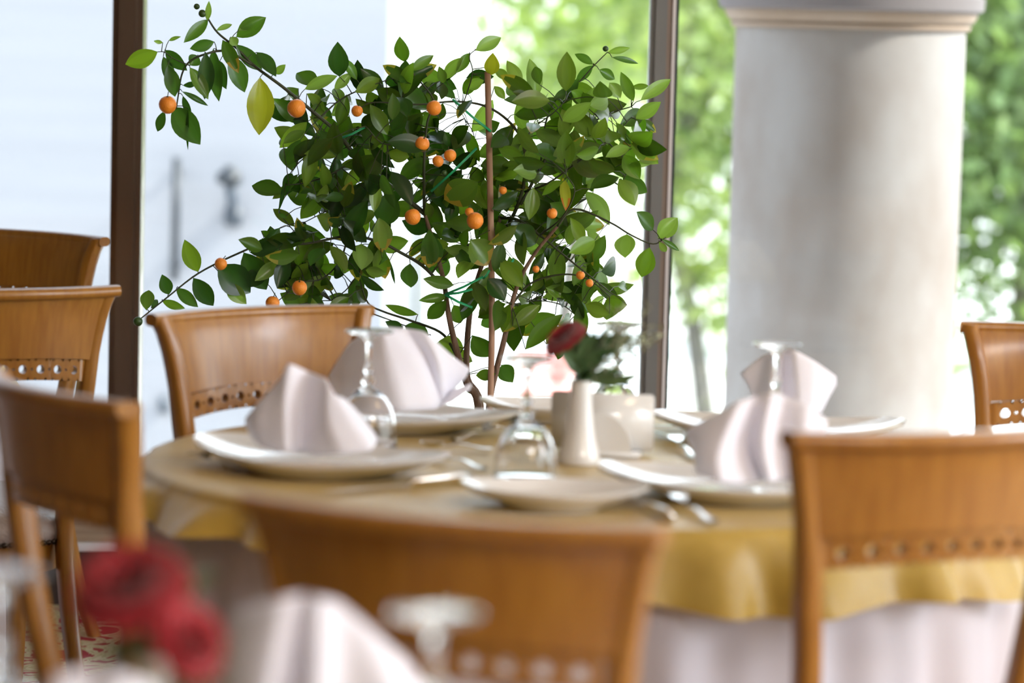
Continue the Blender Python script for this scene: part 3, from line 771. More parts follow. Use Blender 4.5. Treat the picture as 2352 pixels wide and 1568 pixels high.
# cutlery
def place(o, a, b_, z=TZ + .004):
    d = b_ - a; o.location = (a.x, a.y, z); o.rotation_euler = (0, 0, math.atan2(d.y, d.x))
def cut_knife(L):
    r = empty('table_knife')
    bm = bmesh.new(); pts = [(x * L, 0, .004) for x in (0, .05, .2, .35, .42)]; tube(bm, [(p[0], p[1], .006) for p in pts], [.008, .012, .0105, .008, .006], 12, flat=.55); obj('handle', bm, M_steel, r)
    bm = bmesh.new()
    ts = [i / 12 for i in range(13)]
    up = []; lo = []
    for t in ts:
        x = lerp(.42, 1.0, t) * L; hw_ = .0095 * math.sqrt(max(.02, 1 - t ** 5)); up.append((x, hw_)); lo.append((x, -.006 * (1 - t ** 3)))
    pr = up + lo[::-1]
    f = [bm.verts.new((x, y, .003)) for x, y in pr]; g = [bm.verts.new((x, y, .0045)) for x, y in pr]
    bm.faces.new(f); bm.faces.new(g[::-1])
    for i in range(len(pr)): j = (i + 1) % len(pr); bm.faces.new((f[i], f[j], g[j], g[i]))
    autosmooth(obj('blade', bm, M_steel, r)); return r
def cut_handle(bm, L, x1=.62):
    def fn(a, b_):
        x = a * x1 * L; w_ = interp([(0, .0085), (.15, .0095), (.5, .0055), (1, .0032)], a)
        z = .003 + .010 * math.sin(a * PI * .9) ** 2 * a
        ang = 2 * PI * b_
        return V(x, w_ * math.cos(ang), z + .0018 * math.sin(ang))
    grid(bm, fn, 20, 10)
def cut_fork(L):
    r = empty('table_fork')
    bm = bmesh.new(); cut_handle(bm, L); obj('handle', bm, M_steel, r)
    bm = bmesh.new()
    def hz(x): return .010 + .006 * math.sin((x / L - .62) / .38 * PI)
    def fn(a, b_):
        x = lerp(.62, .80, a) * L; w_ = interp([(0, .0032), (.5, .012), (1, .0125)], a)
        return V(x, w_ * (b_ * 2 - 1), hz(x))
    grid(bm, fn, 8, 6); r2 = grid(bm, lambda a, b_: fn(a, b_) + V(0, 0, .0018), 8, 6)
    for k in range(4):
        y = (-.0125 + .0028) + k * .0065
        tube(bm, [(lerp(.79, 1, q) * L, y, hz(lerp(.79, 1, q) * L) + .0009) for q in (0, .33, .66, 1)], [.0019, .0018, .0015, .0006], 6)
    obj('tines', bm, M_steel, r); return r
def cut_spoon(L):
    r = empty('tea_spoon')
    bm = bmesh.new(); cut_handle(bm, L, .68); obj('handle', bm, M_steel, r)
    bm = bmesh.new()
    def fn(a, b_):
        rr = a; an = 2 * PI * b_; return V(L * .83 + rr * L * .17 * math.cos(an), rr * L * .105 * math.sin(an), .004 + .008 * rr * rr)
    grid(bm, fn, 6, 24); grid(bm, lambda a, b_: fn(a, b_) + V(0, 0, -.0012), 6, 24)
    bmesh.ops.remove_doubles(bm, verts=bm.verts[:], dist=1e-6)
    obj('bowl', bm, M_steel, r); return r
cut = [
 ('k', (1075, 1112), (720, 1143), 'table knife lying at the front left edge below the plate'),
 ('s', (1130, 1040), (965, 1036), 'silver spoon lying between the two left goblets, farther of two'),
 ('s', (1112, 1086), (985, 1058), 'silver spoon lying right of the left front plate'),
 ('f', (1040, 1018), (1150, 1003), 'silver fork at the back edge beside the back left plate'),
 ('f', (545, 1088), (440, 1066), 'silver fork poking out left of the left front plate'),
 ('k', (1540, 1200), (1318, 1084), 'table knife lying right of the front side plate'),
 ('f', (1640, 1208), (1425, 1108), 'dark reflecting fork lying beside the right front plate'),
 ('f', (1598, 1060), (1500, 1000), 'silver fork lying behind the right front napkin, right of the napkin holder'),
 ('k', (1660, 1040), (1500, 1000), 'table knife lying at the back right beside the fork'),
 ('k', (1660, 985), (1480, 988), 'table knife lying at the far edge below the back right plate'),
]
for kind, a, b_, lb in cut:
    pa, pb = onz(*a, TZ), onz(*b_, TZ); L = (pb - pa).length
    if kind == 'k': L = min(L, .27)
    if kind == 's': L = min(L, .16)
    if kind == 'f': L = min(max(L, .12), .21)
    o = {'k': cut_knife, 's': cut_spoon, 'f': cut_fork}[kind](L)
    if kind == 'f' and a[0] in (1040, 545): pa = pb + (pa - pb).normalized() * L
    place(o, pa, pb); tag(o, lb, {'k': 'knife', 's': 'spoon', 'f': 'fork'}[kind], {'k': 'table knives', 's': 'spoons', 'f': 'table forks'}[kind])

# napkin holder
hp = onz(1380, 1046, TZ)
nh = empty('napkin_holder', (hp.x, hp.y, TZP), D(-7), 'white ceramic napkin holder with half-round front, behind the vase', 'napkin holder')
s = pm(hp)
bm = bmesh.new(); box(bm, -122 / s, 118 / s, .022, .030, .006, 140 / s, .003); obj('back_plate', bm, M_porc, nh)
bm = bmesh.new(); box(bm, -95 / s, 95 / s, -.03, .034, 0, .008, .003); obj('base', bm, M_porc, nh)
bm = bmesh.new(); N = 24; rr = 74 / s
f = [bm.verts.new((rr * math.cos(PI*k/N), -.026, .006 + rr * 1.25 * math.sin(PI*k/N))) for k in range(N + 1)]
g = [bm.verts.new((v.co.x, -.017, v.co.z)) for v in f]
bm.faces.new(f); bm.faces.new(g[::-1])
for k in range(N + 1): j = (k + 1) % (N + 1); bm.faces.new((f[k], f[j], g[j], g[k]))
bmesh.ops.bevel(bm, geom=[e for e in bm.edges if not e.is_boundary and e.calc_face_angle(0) > 1.2], offset=.002, segments=2, affect='EDGES')
autosmooth(obj('half_round_plate', bm, M_porc, nh), 40)

# vase and flowers
def carnation(name, parent, c, axis, R, seed):
    rnd = random.Random(seed); bm = bmesh.new(); axis = axis.normalized(); x_ = axis.orthogonal().normalized(); y_ = axis.cross(x_)
    for ring, (n, tilt, rad) in enumerate(((12, 1.35, 1.0), (11, 1.05, .98), (10, .75, .92), (8, .45, .82), (6, .2, .7))):
        for k in range(n):
            a = 2*PI*(k + .5*ring + rnd.uniform(-.2, .2))/n; dr = x_ * math.cos(a) + y_ * math.sin(a); sd2 = axis.cross(dr)
            ph = rnd.uniform(0, 6)
            def fn(p, q):
                tl = tilt * (.55 + .55 * p); L = rad * R * p
                w_ = (q - .5) * R * .85 * math.sin(min(1, p * .9 + .12) * PI * .62)
                o = dr * (L * math.sin(tl)) + axis * (L * math.cos(tl) * .9 + .0) + sd2 * w_
                return c + o + axis * (.05 * R * math.sin(q * 17 + ph) * p) + dr * (.04 * R * math.sin(q * 23 + ph) * p)
            grid(bm, fn, 5, 6)
    obj(name, bm, M_petal, parent)
    bm = bmesh.new(); tube(bm, [c - axis * R * .55, c - axis * R * .25, c + axis * R * .12], [R * .12, R * .26, R * .3], 12); obj('calyx', bm, M_flowergreen, parent)
def flat_leaf(bm, a, b_, w, nrm, curl=.15):
    d = b_ - a; L = d.length; t = d.normalized(); side = t.cross(nrm).normalized(); n = side.cross(t)
    def fn(p, q):
        ww = w * math.sin(PI * min(1, p * .93 + .04)) ** .8; s_ = q * 2 - 1
        return a + d * p + side * (s_ * ww / 2) + n * (curl * L * (p * p) * -.5 + abs(s_) * ww * .18)
    grid(bm, fn, 7, 4)
def bouquet(root, top, scale, seed, flowers, sprig_dir):
    rnd = random.Random(seed)
    for c, ax, R in flowers:
        bm = bmesh.new(); tube(bm, catmull([top + V(0, 0, -.07), top + V(0, 0, .0), lerp(top, c, .6) , c - ax.normalized() * R * .4], 4), .0022, 6); fl = obj('flower_stem', bm, M_flowergreen, root)
        carnation('carnation', fl, c, ax, R, seed + int(c.x * 100))
    bm = bmesh.new()
    for k in range(34):
        a = rnd.uniform(0, 6.28); e = rnd.uniform(.1, 1.3); L = rnd.uniform(.03, .06) * scale
        p = top + V(rnd.uniform(-.012, .02), rnd.uniform(-.015, .015), rnd.uniform(-.005, .05) * scale)
        dr = V(math.cos(a) * math.cos(e) + .25, math.sin(a) * math.cos(e), math.sin(e))
        flat_leaf(bm, p, p + dr * L, L * .42, V(rnd.uniform(-1, 1), -1, rnd.uniform(-1, 1)))
    obj('leaves', bm, M_flowergreen, root)
    bm = bmesh.new()
    for k in range(11):
        e = top + (sprig_dir + V(rnd.uniform(-.35, .35), rnd.uniform(-.4, .4), rnd.uniform(-.5, .5))) * rnd.uniform(.095, .135) * scale
        tube(bm, [top, (top + e) / 2 + V(0, 0, .01), e], [.0011, .0009, .0006], 5)
        for j in range(30):
            t = rnd.uniform(.45, 1.05); p = top.lerp(e, t) + V(rnd.gauss(0, .007), rnd.gauss(0, .007), rnd.gauss(0, .007)) * scale
            q = V(rnd.gauss(0, 1), rnd.gauss(0, 1), rnd.gauss(.5, 1)).normalized(); flat_leaf(bm, p, p + q * .010 * scale, .0042 * scale, q.orthogonal())
    obj('greenery_sprig', bm, M_sprig, root)
vp = onz(1330, 1064, TZ); s = pm(vp)
va = empty('flower_vase', (vp.x, vp.y, TZP), 0, 'slim white flared vase with a red carnation in the middle of the table', 'vase')
VH = 192 / s
def vase_mesh(root, VH, r0, r1):
    bm = bmesh.new()
    op = [(0, 0), (r0 * .95, 0), (r0, .004)] + [(lerp(r0, r1, t) * (1 - .17 * math.sin(t * PI)), lerp(.004, VH, t)) for t in [i / 10 for i in range(1, 11)]]
    ip = [(r1 - .003, VH), (r1 * .75, VH * .7), (r1 * .7, VH * .3), (0, VH * .28)]
    lathe(bm, op + ip, 40); autosmooth(obj('vase_body', bm, M_porc, root), 45)
vase_mesh(va, VH, 51 / s, 24 / s)
topv = V(0, 0, VH)
bouquet(va, topv, 1.0, 4, [(V(-33 / s, -.005, VH + 90 / s), V(-.55, -.25, .75), .036)], V(.72, 0, .68))
# foreground vase with two carnations
fv = at(340, 1500, 2.80)
vb = empty('flower_vase', (fv.x, fv.y, TZP), 0, 'blurred vase with two red carnations in the foreground bottom left', 'vase')
vase_mesh(vb, VH, .034, .017)
def loc_(u, v, d): return at(u, v, d) - V(fv.x, fv.y, TZP)
bouquet(vb, topv, .45, 9, [(loc_(305, 1370, 2.80), V(-.15, -.45, .8), .052), (loc_(425, 1478, 2.76), V(.55, -.5, .45), .036)], V(-.1, .1, .3))
bm = bmesh.new(); rnd = random.Random(5)
for k in range(26):
    p = loc_(rnd.uniform(290, 470), rnd.uniform(1480, 1570), 2.8 + rnd.uniform(-.03, .03)); a = rnd.uniform(0, 6.28)
    flat_leaf(bm, p, p + V(math.cos(a), rnd.uniform(-.4, .4), math.sin(a)) * .035, .016, V(rnd.uniform(-1, 1), -1, rnd.uniform(-1, 1)))
for k in range(5):
    p = loc_(455 + rnd.uniform(-12, 12), 1335 + rnd.uniform(-15, 15), 2.84); flat_leaf(bm, p, p + V(rnd.uniform(-1, 1), 0, rnd.uniform(-1, 1)) * .02, .01, V(0, -1, .2))
tube(bm, [loc_(370, 1500, 2.8), loc_(430, 1400, 2.83), loc_(458, 1335, 2.84)], .0012, 5)
obj('leaves', bm, M_flowergreen, vb)

# ------------------------------------------------------------------ fruiting citrus plant
PD = 6.72
pb_ = at(1105, 930, PD)
pl = empty('calamondin_tree', (pb_.x, PD, 0), 0, 'leafy potted citrus plant full of small orange fruits by the window', 'potted plant')
ORG = V(pb_.x, PD, 0)
rnd = random.Random(21)
def pt(u, v, dd=0.0): return at(u, v, PD + dd) - ORG
bm = bmesh.new(); lathe(bm, [(0, 0), (.15, 0), (.155, .01), (.19, .30), (.205, .30), (.205, .335), (.185, .335), (.180, .30), (0, .30)], 48); autosmooth(obj('pot', bm, M_pot, pl))
bm = bmesh.new(); lathe(bm, [(0, .318), (.09, .316), (.178, .306)], 32); obj('soil', bm, M_soil, pl)
# stems
stems = [
 ([(1098, 930, 0), (1072, 880, .0), (1048, 800, -.01), (1030, 720, -.01), (1020, 650, .0), (1000, 570, .02), (975, 490, .03)], 9.5, 4),
 ([(1103, 930, .03), (1074, 870, .03), (1073, 790, .04), (1082, 700, .05), (1100, 630, .05), (1122, 570, .05), (1150, 500, .05)], 9, 4),
 ([(1124, 930, -.02), (1140, 850, -.02), (1158, 780, -.03), (1175, 700, -.04), (1195, 640, -.05), (1230, 580, -.06), (1280, 520, -.08)], 8, 3.5),
]
bm = bmesh.new()
for pts, r0, r1 in stems:
    a = [pt(*p) for p in pts]; base = V(a[0].x * .35, a[0].y * .5, .315)
    c = catmull([base, base.lerp(a[0], .5)] + a, 5); n = len(c)
    tube(bm, c, [lerp(r0 + 1, r1, i / n) / FPX * PD for i in range(n)], 10)
obj('stem', bm, M_bark, pl)
bm = bmesh.new(); c = [V(pt(1124, 935, -.05).x * 1.0, -.05, .31), pt(1126, 930, -.05), pt(1130, 700, -.05), pt(1126, 450, -.05), pt(1120, 165, -.05)]
tube(bm, catmull(c, 4), 7.2 / FPX * PD, 10); obj('stake', bm, M_stake, pl)
branches = [
 ([(975, 490, .03), (900, 430, .02), (822, 362, 0), (775, 305, -.02), (735, 270, -.03), (650, 200, -.05), (585, 152, -.06), (545, 112, -.06), (500, 75, -.06), (476, 40, -.06), (465, 25, -.06)], 6, 1.5),
 ([(585, 152, -.06), (520, 118, -.08), (470, 125, -.10), (435, 142, -.10), (418, 170, -.10), (410, 215, -.10), (405, 250, -.10)], 3.2, 1.5),
 ([(435, 150, -.1), (400, 135, -.11), (378, 120, -.11), (362, 119, -.11)], 1.5, .9),
 ([(1020, 660, 0), (970, 610, 0), (920, 580, -.02), (870, 555, -.03), (800, 542, -.05), (700, 560, -.06), (610, 560, -.08), (540, 585, -.09), (455, 628, -.10), (385, 682, -.11), (335, 722, -.11), (319, 735, -.11)], 4.2, 1.2),
 ([(1066, 860, 0), (1040, 800, .03), (1010, 762, .05), (940, 735, .06), (880, 715, .06), (845, 695, .05), (825, 640, .04)], 4, 1.5),
 ([(855, 720, .06), (910, 740, .07), (990, 770, .07)], 1.5, 1.2),
 ([(1130, 560, .05), (1165, 520, .04), (1195, 455, .02), (1206, 390, 0), (1200, 325, -.02), (1165, 275, -.03), (1110, 242, -.03), (1040, 233, -.03), (960, 240, -.04), (860, 235, -.04), (825, 250, -.04)], 5, 1.3),
 ([(975, 490, .03), (974, 430, -.03), (975, 350, -.04), (982, 280, -.04), (996, 230, -.03), (950, 170, -.02), (930, 140, -.02)], 4, 1.2),
 ([(1150, 500, .05), (1190, 505, 0), (1240, 540, -.02), (1300, 590, -.03), (1350, 630, -.04), (1400, 670, -.05)], 4, 1.2),
 ([(1280, 520, -.08), (1320, 480, -.08), (1400, 510, -.09), (1450, 540, -.10), (1500, 560, -.10), (1530, 545, -.10)], 3, 1.2),
 ([(1195, 470, .02), (1250, 370, .03), (1280, 310, .04), (1310, 290, .04), (1355, 282, .04), (1400, 260, .03), (1450, 245, .02)], 4, 1.2),
 ([(1240, 390, .03), (1260, 260, .04), (1320, 200, .05), (1365, 150, .05), (1395, 120, .05)], 2.5, 1),
 ([(1206, 440, .02), (1260, 420, -.05), (1330, 370, -.07), (1400, 320, -.08), (1450, 270, -.08)], 3, 1),
 ([(1175, 700, -.04), (1220, 650, -.04), (1290, 630, -.06), (1350, 640, -.07), (1400, 680, -.07)], 3, 1.1),
 ([(1400, 330, -.05), (1440, 380, -.05), (1420, 440, -.05)], 1.6, 1),
 ([(1060, 250, -.03), (1085, 170, -.05), (1078, 130, -.05), (1095, 112, -.05)], 1.6, 1),
 ([(822, 362, 0), (760, 400, -.04), (700, 420, -.05), (655, 425, -.05)], 2.5, 1),
 ([(800, 542, -.05), (780, 600, -.02), (740, 640, -.02), (690, 650, -.03), (640, 690, -.03)], 2.4, 1),
 ([(735, 270, -.03), (780, 230, 0), (830, 205, .0), (900, 180, .0)], 2.2, 1),
 ([(700, 560, -.06), (650, 500, -.02), (640, 480, -.02)], 1.4, .8),
 ([(775, 305, -.02), (730, 340, .08), (690, 370, .12), (665, 400, .12)], 2, 1),
 ([(900, 430, .02), (830, 450, .1), (760, 480, .14), (700, 510, .14)], 2.2, 1),
 ([(975, 350, -.04), (930, 330, -.12), (880, 330, -.16), (840, 290, -.16)], 2, 1),
 ([(1150, 500, .05), (1080, 450, .10), (1060, 390, .14), (1090, 320, .14), (1060, 260, .12)], 2.2, 1),
 ([(1200, 325, -.02), (1230, 290, -.10), (1270, 260, -.13), (1300, 230, -.13)], 2, 1),
 ([(1280, 310, .04), (1330, 340, .12), (1370, 390, .15), (1360, 450, .15)], 2, 1),
 ([(1240, 540, -.02), (1290, 500, -.12), (1320, 440, -.15), (1300, 400, -.15)], 2, 1),
 ([(800, 542, -.05), (830, 600, .08), (800, 660, .10), (760, 690, .10)], 2, 1),
 ([(1175, 700, -.04), (1230, 690, .08), (1290, 700, .1), (1330, 730, .1)], 1.8, 1),
 ([(1122, 570, .05), (1060, 560, .1), (1010, 540, .12)], 1.8, 1),
]
bm = bmesh.new(); brpts = []
for pts, r0, r1 in branches:
    c = catmull([pt(*p) for p in pts], 5); n = len(c); brpts += c
    tube(bm, c, [lerp(r0, r1, i / n) / FPX * PD for i in range(n)], 7)
branch_bm = bm
# leaves
lbm = bmesh.new(); lay = lbm.loops.layers.float_color.new('tint')
camdir = -F_
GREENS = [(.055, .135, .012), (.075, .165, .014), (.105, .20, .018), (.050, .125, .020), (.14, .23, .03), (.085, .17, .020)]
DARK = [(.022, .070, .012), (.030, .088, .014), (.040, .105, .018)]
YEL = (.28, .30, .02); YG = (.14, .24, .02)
def leaf(a, b_, w, roll, tint, tip=None, curl=.12, fold=.16):
    d = b_ - a; L = d.length
    if L < .004: return
    t = d / L; side = t.cross(camdir)
    if side.length < .1: side = t.orthogonal()
    side = Matrix.Rotation(roll, 3, t) @ side.normalized(); n = side.cross(t).normalized()
    NU, NV = 8, 4
    ring = []
    for i in range(NU + 1):
        p = i / NU; ww = w * (math.sin(PI * (p ** .95)) ** .85 if 0 < p < 1 else .02)
        row = []
        for j in range(NV + 1):
            s_ = j / NV * 2 - 1
            co = a + d * p + side * (s_ * ww / 2) + n * (curl * L * (p - p * p) * 2 * .5 + abs(s_) * ww * fold)
            row.append(lbm.verts.new(co))
        ring.append(row)
    for i in range(NU):
        for j in range(NV):
            f = lbm.faces.new((ring[i][j], ring[i+1][j], ring[i+1][j+1], ring[i][j+1]))
            p = (i + .5) / NU; eg = abs((j + .5) / NV * 2 - 1)
            c = tint
            if tip and (p > .88 or (p > .6 and eg > .6)): c = tip
            if j in (1, 2): c = (c[0] * 1.12, c[1] * 1.12, c[2] * 1.15)
            for lp in f.loops: lp[lay] = (*c, 1)
E = [  # explicit silhouette leaves: base, tip, width px, colour key, depth
 (362,119,288,148,40,'y',-.11),(380,115,430,162,30,'d',-.1),(385,150,402,222,34,'d',-.12),(478,45,422,98,28,'g',-.06),(476,48,480,2,14,'l',-.06),
 (543,85,611,40,42,'g',-.05),(497,70,533,56,13,'l',-.06),(541,102,602,162,34,'d',-.06),(590,120,634,176,32,'d',-.05),(512,92,548,168,32,'t',-.09),
 (492,96,436,112,26,'g',-.08),(472,120,470,228,36,'d',-.10),(490,112,503,233,34,'d',-.09),(436,155,478,228,30,'g',-.11),(528,125,562,212,42,'g',-.07),
 (455,128,436,150,30,'g',-.09),(505,140,520,205,28,'d',-.05),(548,70,585,60,16,'l',-.05),(530,85,545,105,22,'l',-.08),(597,178,595,310,60,'Y',-.08),
 (633,170,656,148,18,'l',-.04),(420,196,452,192,13,'d',-.1),(418,210,478,243,13,'d',-.1),(420,220,439,268,16,'d',-.1),(398,246,460,332,58,'D',-.10),
 (432,250,432,345,8,'d',-.12),(378,255,362,302,22,'d',-.11),(374,98,353,94,9,'l',-.1),(388,93,416,84,9,'l',-.1),(375,130,395,200,26,'d',-.09),
 (455,624,424,550,40,'y',-.10),(388,676,372,630,30,'d',-.11),(336,712,342,666,32,'g',-.11),(347,708,362,688,14,'d',-.11),(372,690,425,708,20,'g',-.10),
 (405,662,455,705,28,'g',-.10),(444,638,490,702,42,'d',-.09),(500,612,575,672,70,'D',-.10),(560,580,612,665,60,'D',-.08),(520,650,566,698,36,'l',-.09),
 (575,580,650,560,40,'D',-.07),(610,620,560,660,40,'D',-.06),(600,530,625,545,16,'g',-.05),(640,600,585,645,30,'l',-.09),
 (930,142,918,84,33,'g',-.02),(942,162,996,127,24,'g',-.02),(928,165,932,138,24,'d',-.03),(1092,116,1151,86,32,'l',-.05),(1018,182,1064,132,28,'l',-.03),
 (1020,190,1008,152,22,'g',-.04),(1078,122,1048,168,24,'g',-.03),(1128,172,1132,121,34,'Y',-.06),(1138,158,1166,186,22,'g',-.04),(1136,198,1160,228,20,'g',-.05),
 (1112,184,1075,202,26,'l',-.05),(1240,195,1229,153,26,'g',.02),(1362,148,1320,124,20,'g',.05),(1362,150,1322,190,22,'g',.05),(1396,120,1447,110,16,'l',.05),
 (1406,132,1466,146,14,'g',.05),(1376,160,1412,182,24,'g',.05),(1455,232,1426,165,28,'g',.0),(1472,230,1541,182,30,'l',-.03),(1460,272,1518,234,32,'l',-.03),
 (1450,200,1490,197,14,'g',.0),(1455,330,1512,376,40,'y',-.06),(1438,380,1505,370,16,'l',-.06),(1432,356,1470,412,40,'g',-.05),(1430,405,1486,442,38,'g',-.05),
 (1422,412,1458,472,44,'y',-.06),(1293,408,1300,486,24,'Y',-.1),(1512,548,1556,500,42,'l',-.1),(1500,528,1462,486,34,'g',-.09),(1520,550,1560,576,13,'g',-.1),
 (1514,555,1530,578,16,'l',-.1),(1492,568,1474,636,44,'g',-.1),(1440,538,1436,592,46,'l',-.08),(1300,178,1283,158,11,'l',.03),(700,205,775,174,28,'l',-.03),
 (768,205,806,168,24,'l',-.02),(816,212,872,180,34,'y',-.02),(1207,802,1292,722,38,'g',-.08),(1138,858,1093,862,26,'g',-.04),(1152,838,1178,878,40,'g',.02),
 (1085,770,1130,818,46,'g',-.05),(1042,655,972,640,30,'g',-.03),(1030,680,962,690,22,'g',-.03),(1025,690,982,732,34,'g',-.03),(1042,700,1058,742,36,'g',.03),
 (942,605,944,660,40,'g',-.03),(895,598,907,652,7,'d',-.03),(1098,418,1020,458,66,'t',-.08),(1178,748,1240,700,34,'g',-.05),(1062,735,1100,640,40,'d',.02),
 (1230,700,1180,745,46,'g',-.02),(960,722,885,700,20,'g',.05),(925,755,885,738,24,'d',.06),(985,770,930,748,40,'d',.06),(1120,640,1160,690,44,'d',-.06),
 (1150,600,1200,660,44,'y',-.06),(1065,800,1000,790,52,'g',.05),(1085,830,1040,805,34,'g',.06),(1072,880,1088,905,20,'g',.05),(850,445,870,400,40,'d',-.08),
 (845,460,790,555,44,'d',-.08),(900,440,880,520,60,'d',-.08),(995,540,985,615,50,'t',-.08),(1080,550,1120,610,60,'t',-.09),(870,500,880,580,44,'t',-.08),
 (1225,430,1215,505,34,'y',-.09),(1290,240,1330,180,30,'g',.0),(1365,200,1360,265,40,'l',-.04),(1400,190,1425,225,30,'l',-.03),(1285,330,1290,375,40,'l',-.09),
 (1350,330,1300,375,20,'l',-.08),(1130,480,1190,440,30,'d',-.08),(650,330,700,300,24,'g',-.05),(735,300,790,370,36,'d',-.08),(660,400,640,485,10,'d',-.04),
 (655,425,685,400,12,'d',-.04),(640,490,660,500,10,'g',-.04),(830,560,830,620,46,'l',-.06),(870,570,885,640,40,'t',-.05),(840,620,888,628,24,'l',-.06),(1190,400,1245,330,34,'l',-.06),
 (720,340,700,430,34,'g',-.06),(690,320,655,380,34,'g',-.05),(885,330,830,300,40,'g',-.06),(940,360,890,350,30,'y',-.08),(930,250,900,300,38,'d',-.07),(890,310,850,240,36,'g',-.06),
 (1230,560,1175,520,50,'d',-.04),(1340,560,1310,500,30,'y',-.05),(1255,790,1290,750,30,'g',-.03),(1440,700,1390,690,40,'g',-.04),(1400,720,1345,700,36,'g',-.05),
]
def rg(k):
    if k == 'y': return YG, None
    if k == 'Y': return YEL, (.45, .16, .02) if rnd.random() < .5 else None
    if k == 'l': return (.17, .29, .06), None
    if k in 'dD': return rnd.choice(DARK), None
    if k == 't': return rnd.choice(GREENS), (.30, .22, .03)
    return rnd.choice(GREENS), None
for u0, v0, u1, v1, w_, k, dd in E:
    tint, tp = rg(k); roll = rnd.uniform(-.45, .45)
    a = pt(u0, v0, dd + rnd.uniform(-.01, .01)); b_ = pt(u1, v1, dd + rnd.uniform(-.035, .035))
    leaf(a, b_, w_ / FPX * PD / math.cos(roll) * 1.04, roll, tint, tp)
    q = min(brpts, key=lambda p: (p - a).length)
    if .004 < (q - a).length < .16: tube(branch_bm, [q, (q + a) / 2 + V(0, 0, .003), a], [.0011, .0009, .0008], 5, cap=False)
fills = [(700,240,50,8),(760,290,60,9),(720,370,60,10),(690,440,38,5),(810,400,70,11),(830,480,60,9),(900,225,60,9),(890,290,60,9),(960,280,55,8),(1000,340,50,8),(930,400,70,10),
 (1010,480,60,9),(1060,400,45,6),(760,530,65,10),(680,600,60,9),(625,600,50,8),(700,660,50,8),(790,640,50,7),(850,580,35,4),(750,670,50,7),(1020,560,45,6),(1100,330,55,9),(1050,210,45,7),
 (1150,400,55,9),(1140,500,60,9),(1200,320,50,8),(1260,270,60,9),(1320,250,55,8),(1380,240,45,6),(1310,320,70,12),(1400,310,55,8),(1250,400,55,8),(1330,420,60,9),(1250,500,60,9),
 (1320,540,55,8),(1180,580,50,7),(1240,640,50,7),(1290,680,45,6),(1350,600,35,5),(1390,660,40,5),(1130,660,50,7),(1320,720,40,5),(860,360,50,8),(980,420,50,7),(1080,480,45,6),(1210,240,40,4),
 (1440,300,40,5),(770,200,40,4),(850,190,40,4),(960,210,50,7),(1280,590,40,5),(660,530,35,4),(560,600,35,4),(1100,560,50,7),(1000,590,35,4),(1230,700,35,4),(1165,715,35,4),(1430,330,40,5),(1180,460,50,7),
 (1380,400,45,6),(1360,360,45,6),(1290,460,50,7),(800,330,50,7),(740,440,50,7),(780,470,50,7),(730,600,50,7),(880,540,35,3)]
fr = [(385,241,20,-0.17),(681,249,21,-0.15),(820,255,13,-0.13),(997,248,17,-0.16),(969,331,17,-0.17),(1006,370,13,-0.17),(1034,357,14,-0.17),(948,498,18,-0.19),(1091,507,19,-0.19),(1268,490,12,-0.17),
 (507,606,14,-0.20),(688,661,17,-0.19),(626,696,16,-0.17),(1231,618,8,-0.17),(1333,632,10,-0.18),(1354,650,9,-0.18),(1155,437,9,-0.13),(1078,487,10,-0.13)]
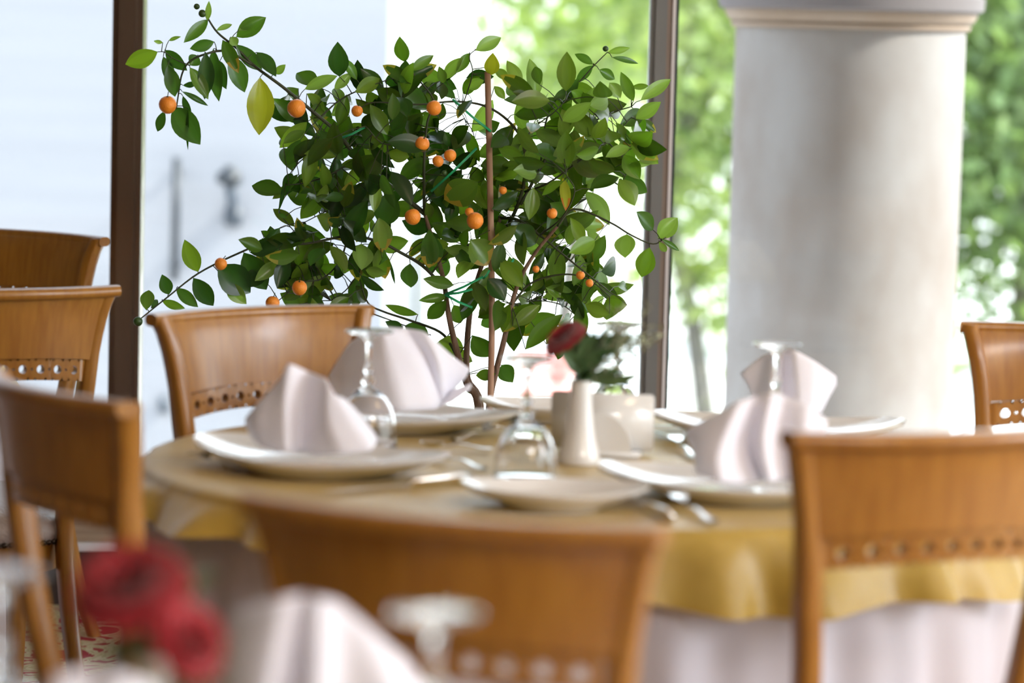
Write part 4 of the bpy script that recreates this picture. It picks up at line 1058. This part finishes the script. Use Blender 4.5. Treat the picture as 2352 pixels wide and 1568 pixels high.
for u, v, r, n in fills:
    n = int(n * 1.3 + .5)
    done = 0
    for _ in range(n * 5):
        if done >= n: break
        a_ = rnd.uniform(0, 6.28); q_ = math.sqrt(rnd.random()) * r
        uu, vv = u + q_ * math.cos(a_), v + q_ * math.sin(a_); dd = rnd.uniform(-.20, .22)
        if any((uu - f[0])**2 + (vv - f[1])**2 < 75**2 for f in fr): dd = abs(dd) * .8
        p = pt(uu, vv, dd)
        q = min(brpts, key=lambda s_: (s_ - p).length)
        if (q - p).length > .085: continue
        done += 1
        out = (p - q); out = out.normalized() if out.length > .001 else V(1, 0, 0)
        L = rnd.uniform(60, 98) / FPX * PD
        dr = (out * .7 + V(rnd.gauss(0, .5), rnd.gauss(0, .5), rnd.gauss(-.15, .5))).normalized()
        x = u / 1500
        base = rnd.choice(GREENS + ([(.17, .29, .06)] * 2 if u > 1050 else DARK))  # window brightness put into the tint: lighter greens right, darker left
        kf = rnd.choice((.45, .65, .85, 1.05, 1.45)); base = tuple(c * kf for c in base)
        tp = (.26, .24, .03) if rnd.random() < .12 else None
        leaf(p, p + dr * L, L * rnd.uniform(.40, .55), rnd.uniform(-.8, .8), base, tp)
        if .006 < (q - p).length: tube(branch_bm, [q, (q + p) / 2 + V(0, 0, .004), p], [.0012, .0009, .0008], 5, cap=False)
obj('branches', branch_bm, M_twig, pl)
obj('foliage', lbm, M_leaf, pl)
fm = None
for u, v, r, dd in fr:
    rr = r / FPX * PD; bm = bmesh.new()
    p = pt(u, v, dd)
    lathe(bm, [(0, -.94), (.12, -.97), (.35, -.92), (.62, -.76), (.84, -.5), (.97, -.18), (1, .1), (.92, .42), (.72, .72), (.42, .9), (.15, .93), (0, .90)], 24)
    bmesh.ops.scale(bm, verts=bm.verts[:], vec=(rr, rr, rr * 1.02))
    o = obj('fruit', bm, M_fruit, pl, loc=p); o.rotation_euler = (rnd.uniform(-.5, .5), rnd.uniform(-.5, .5), 0)
    bm = bmesh.new(); lathe(bm, [(0, rr * .88), (rr * .16, rr * .9), (rr * .12, rr * 1.0), (0, rr * 1.02)], 8)
    tube(bm, [(0, 0, rr * .95), (rr * .1, rr * .2, rr * 1.5)], .0009, 5); obj('fruit_stalk', bm, M_twig, o)
for u, v, r, dd in ((452, 15, 7, -.06), (465, 31, 9, -.07), (317, 738, 11, -.11), (1391, 112, 7, .05), (1020, 397, 6, -.1)):
    bm = bmesh.new(); bmesh.ops.create_icosphere(bm, subdivisions=3, radius=r / FPX * PD); tag(obj('fruit', bm, M_greenfruit, pl, loc=pt(u, v, dd)), 'small unripe green fruit')
ties = [((1022, 676), (1110, 635)), ((1022, 676), (1085, 706)), ((1085, 664), (1022, 676)), ((1110, 640), (1125, 620)), ((1095, 340), (990, 440)), ((1040, 228), (1128, 302)), ((780, 318), (838, 292)), ((1165, 618), (1180, 595))]
for (a, b_) in ties:
    bm = bmesh.new(); A, B = pt(*a, -.06), pt(*b_, -.06); n = (B - A).normalized().cross(camdir).normalized() * .0035
    tube(bm, [A, (A + B) / 2 + V(0, -.004, -.002), B], .0032, 6, flat=.3); obj('tie', bm, M_tie, pl)
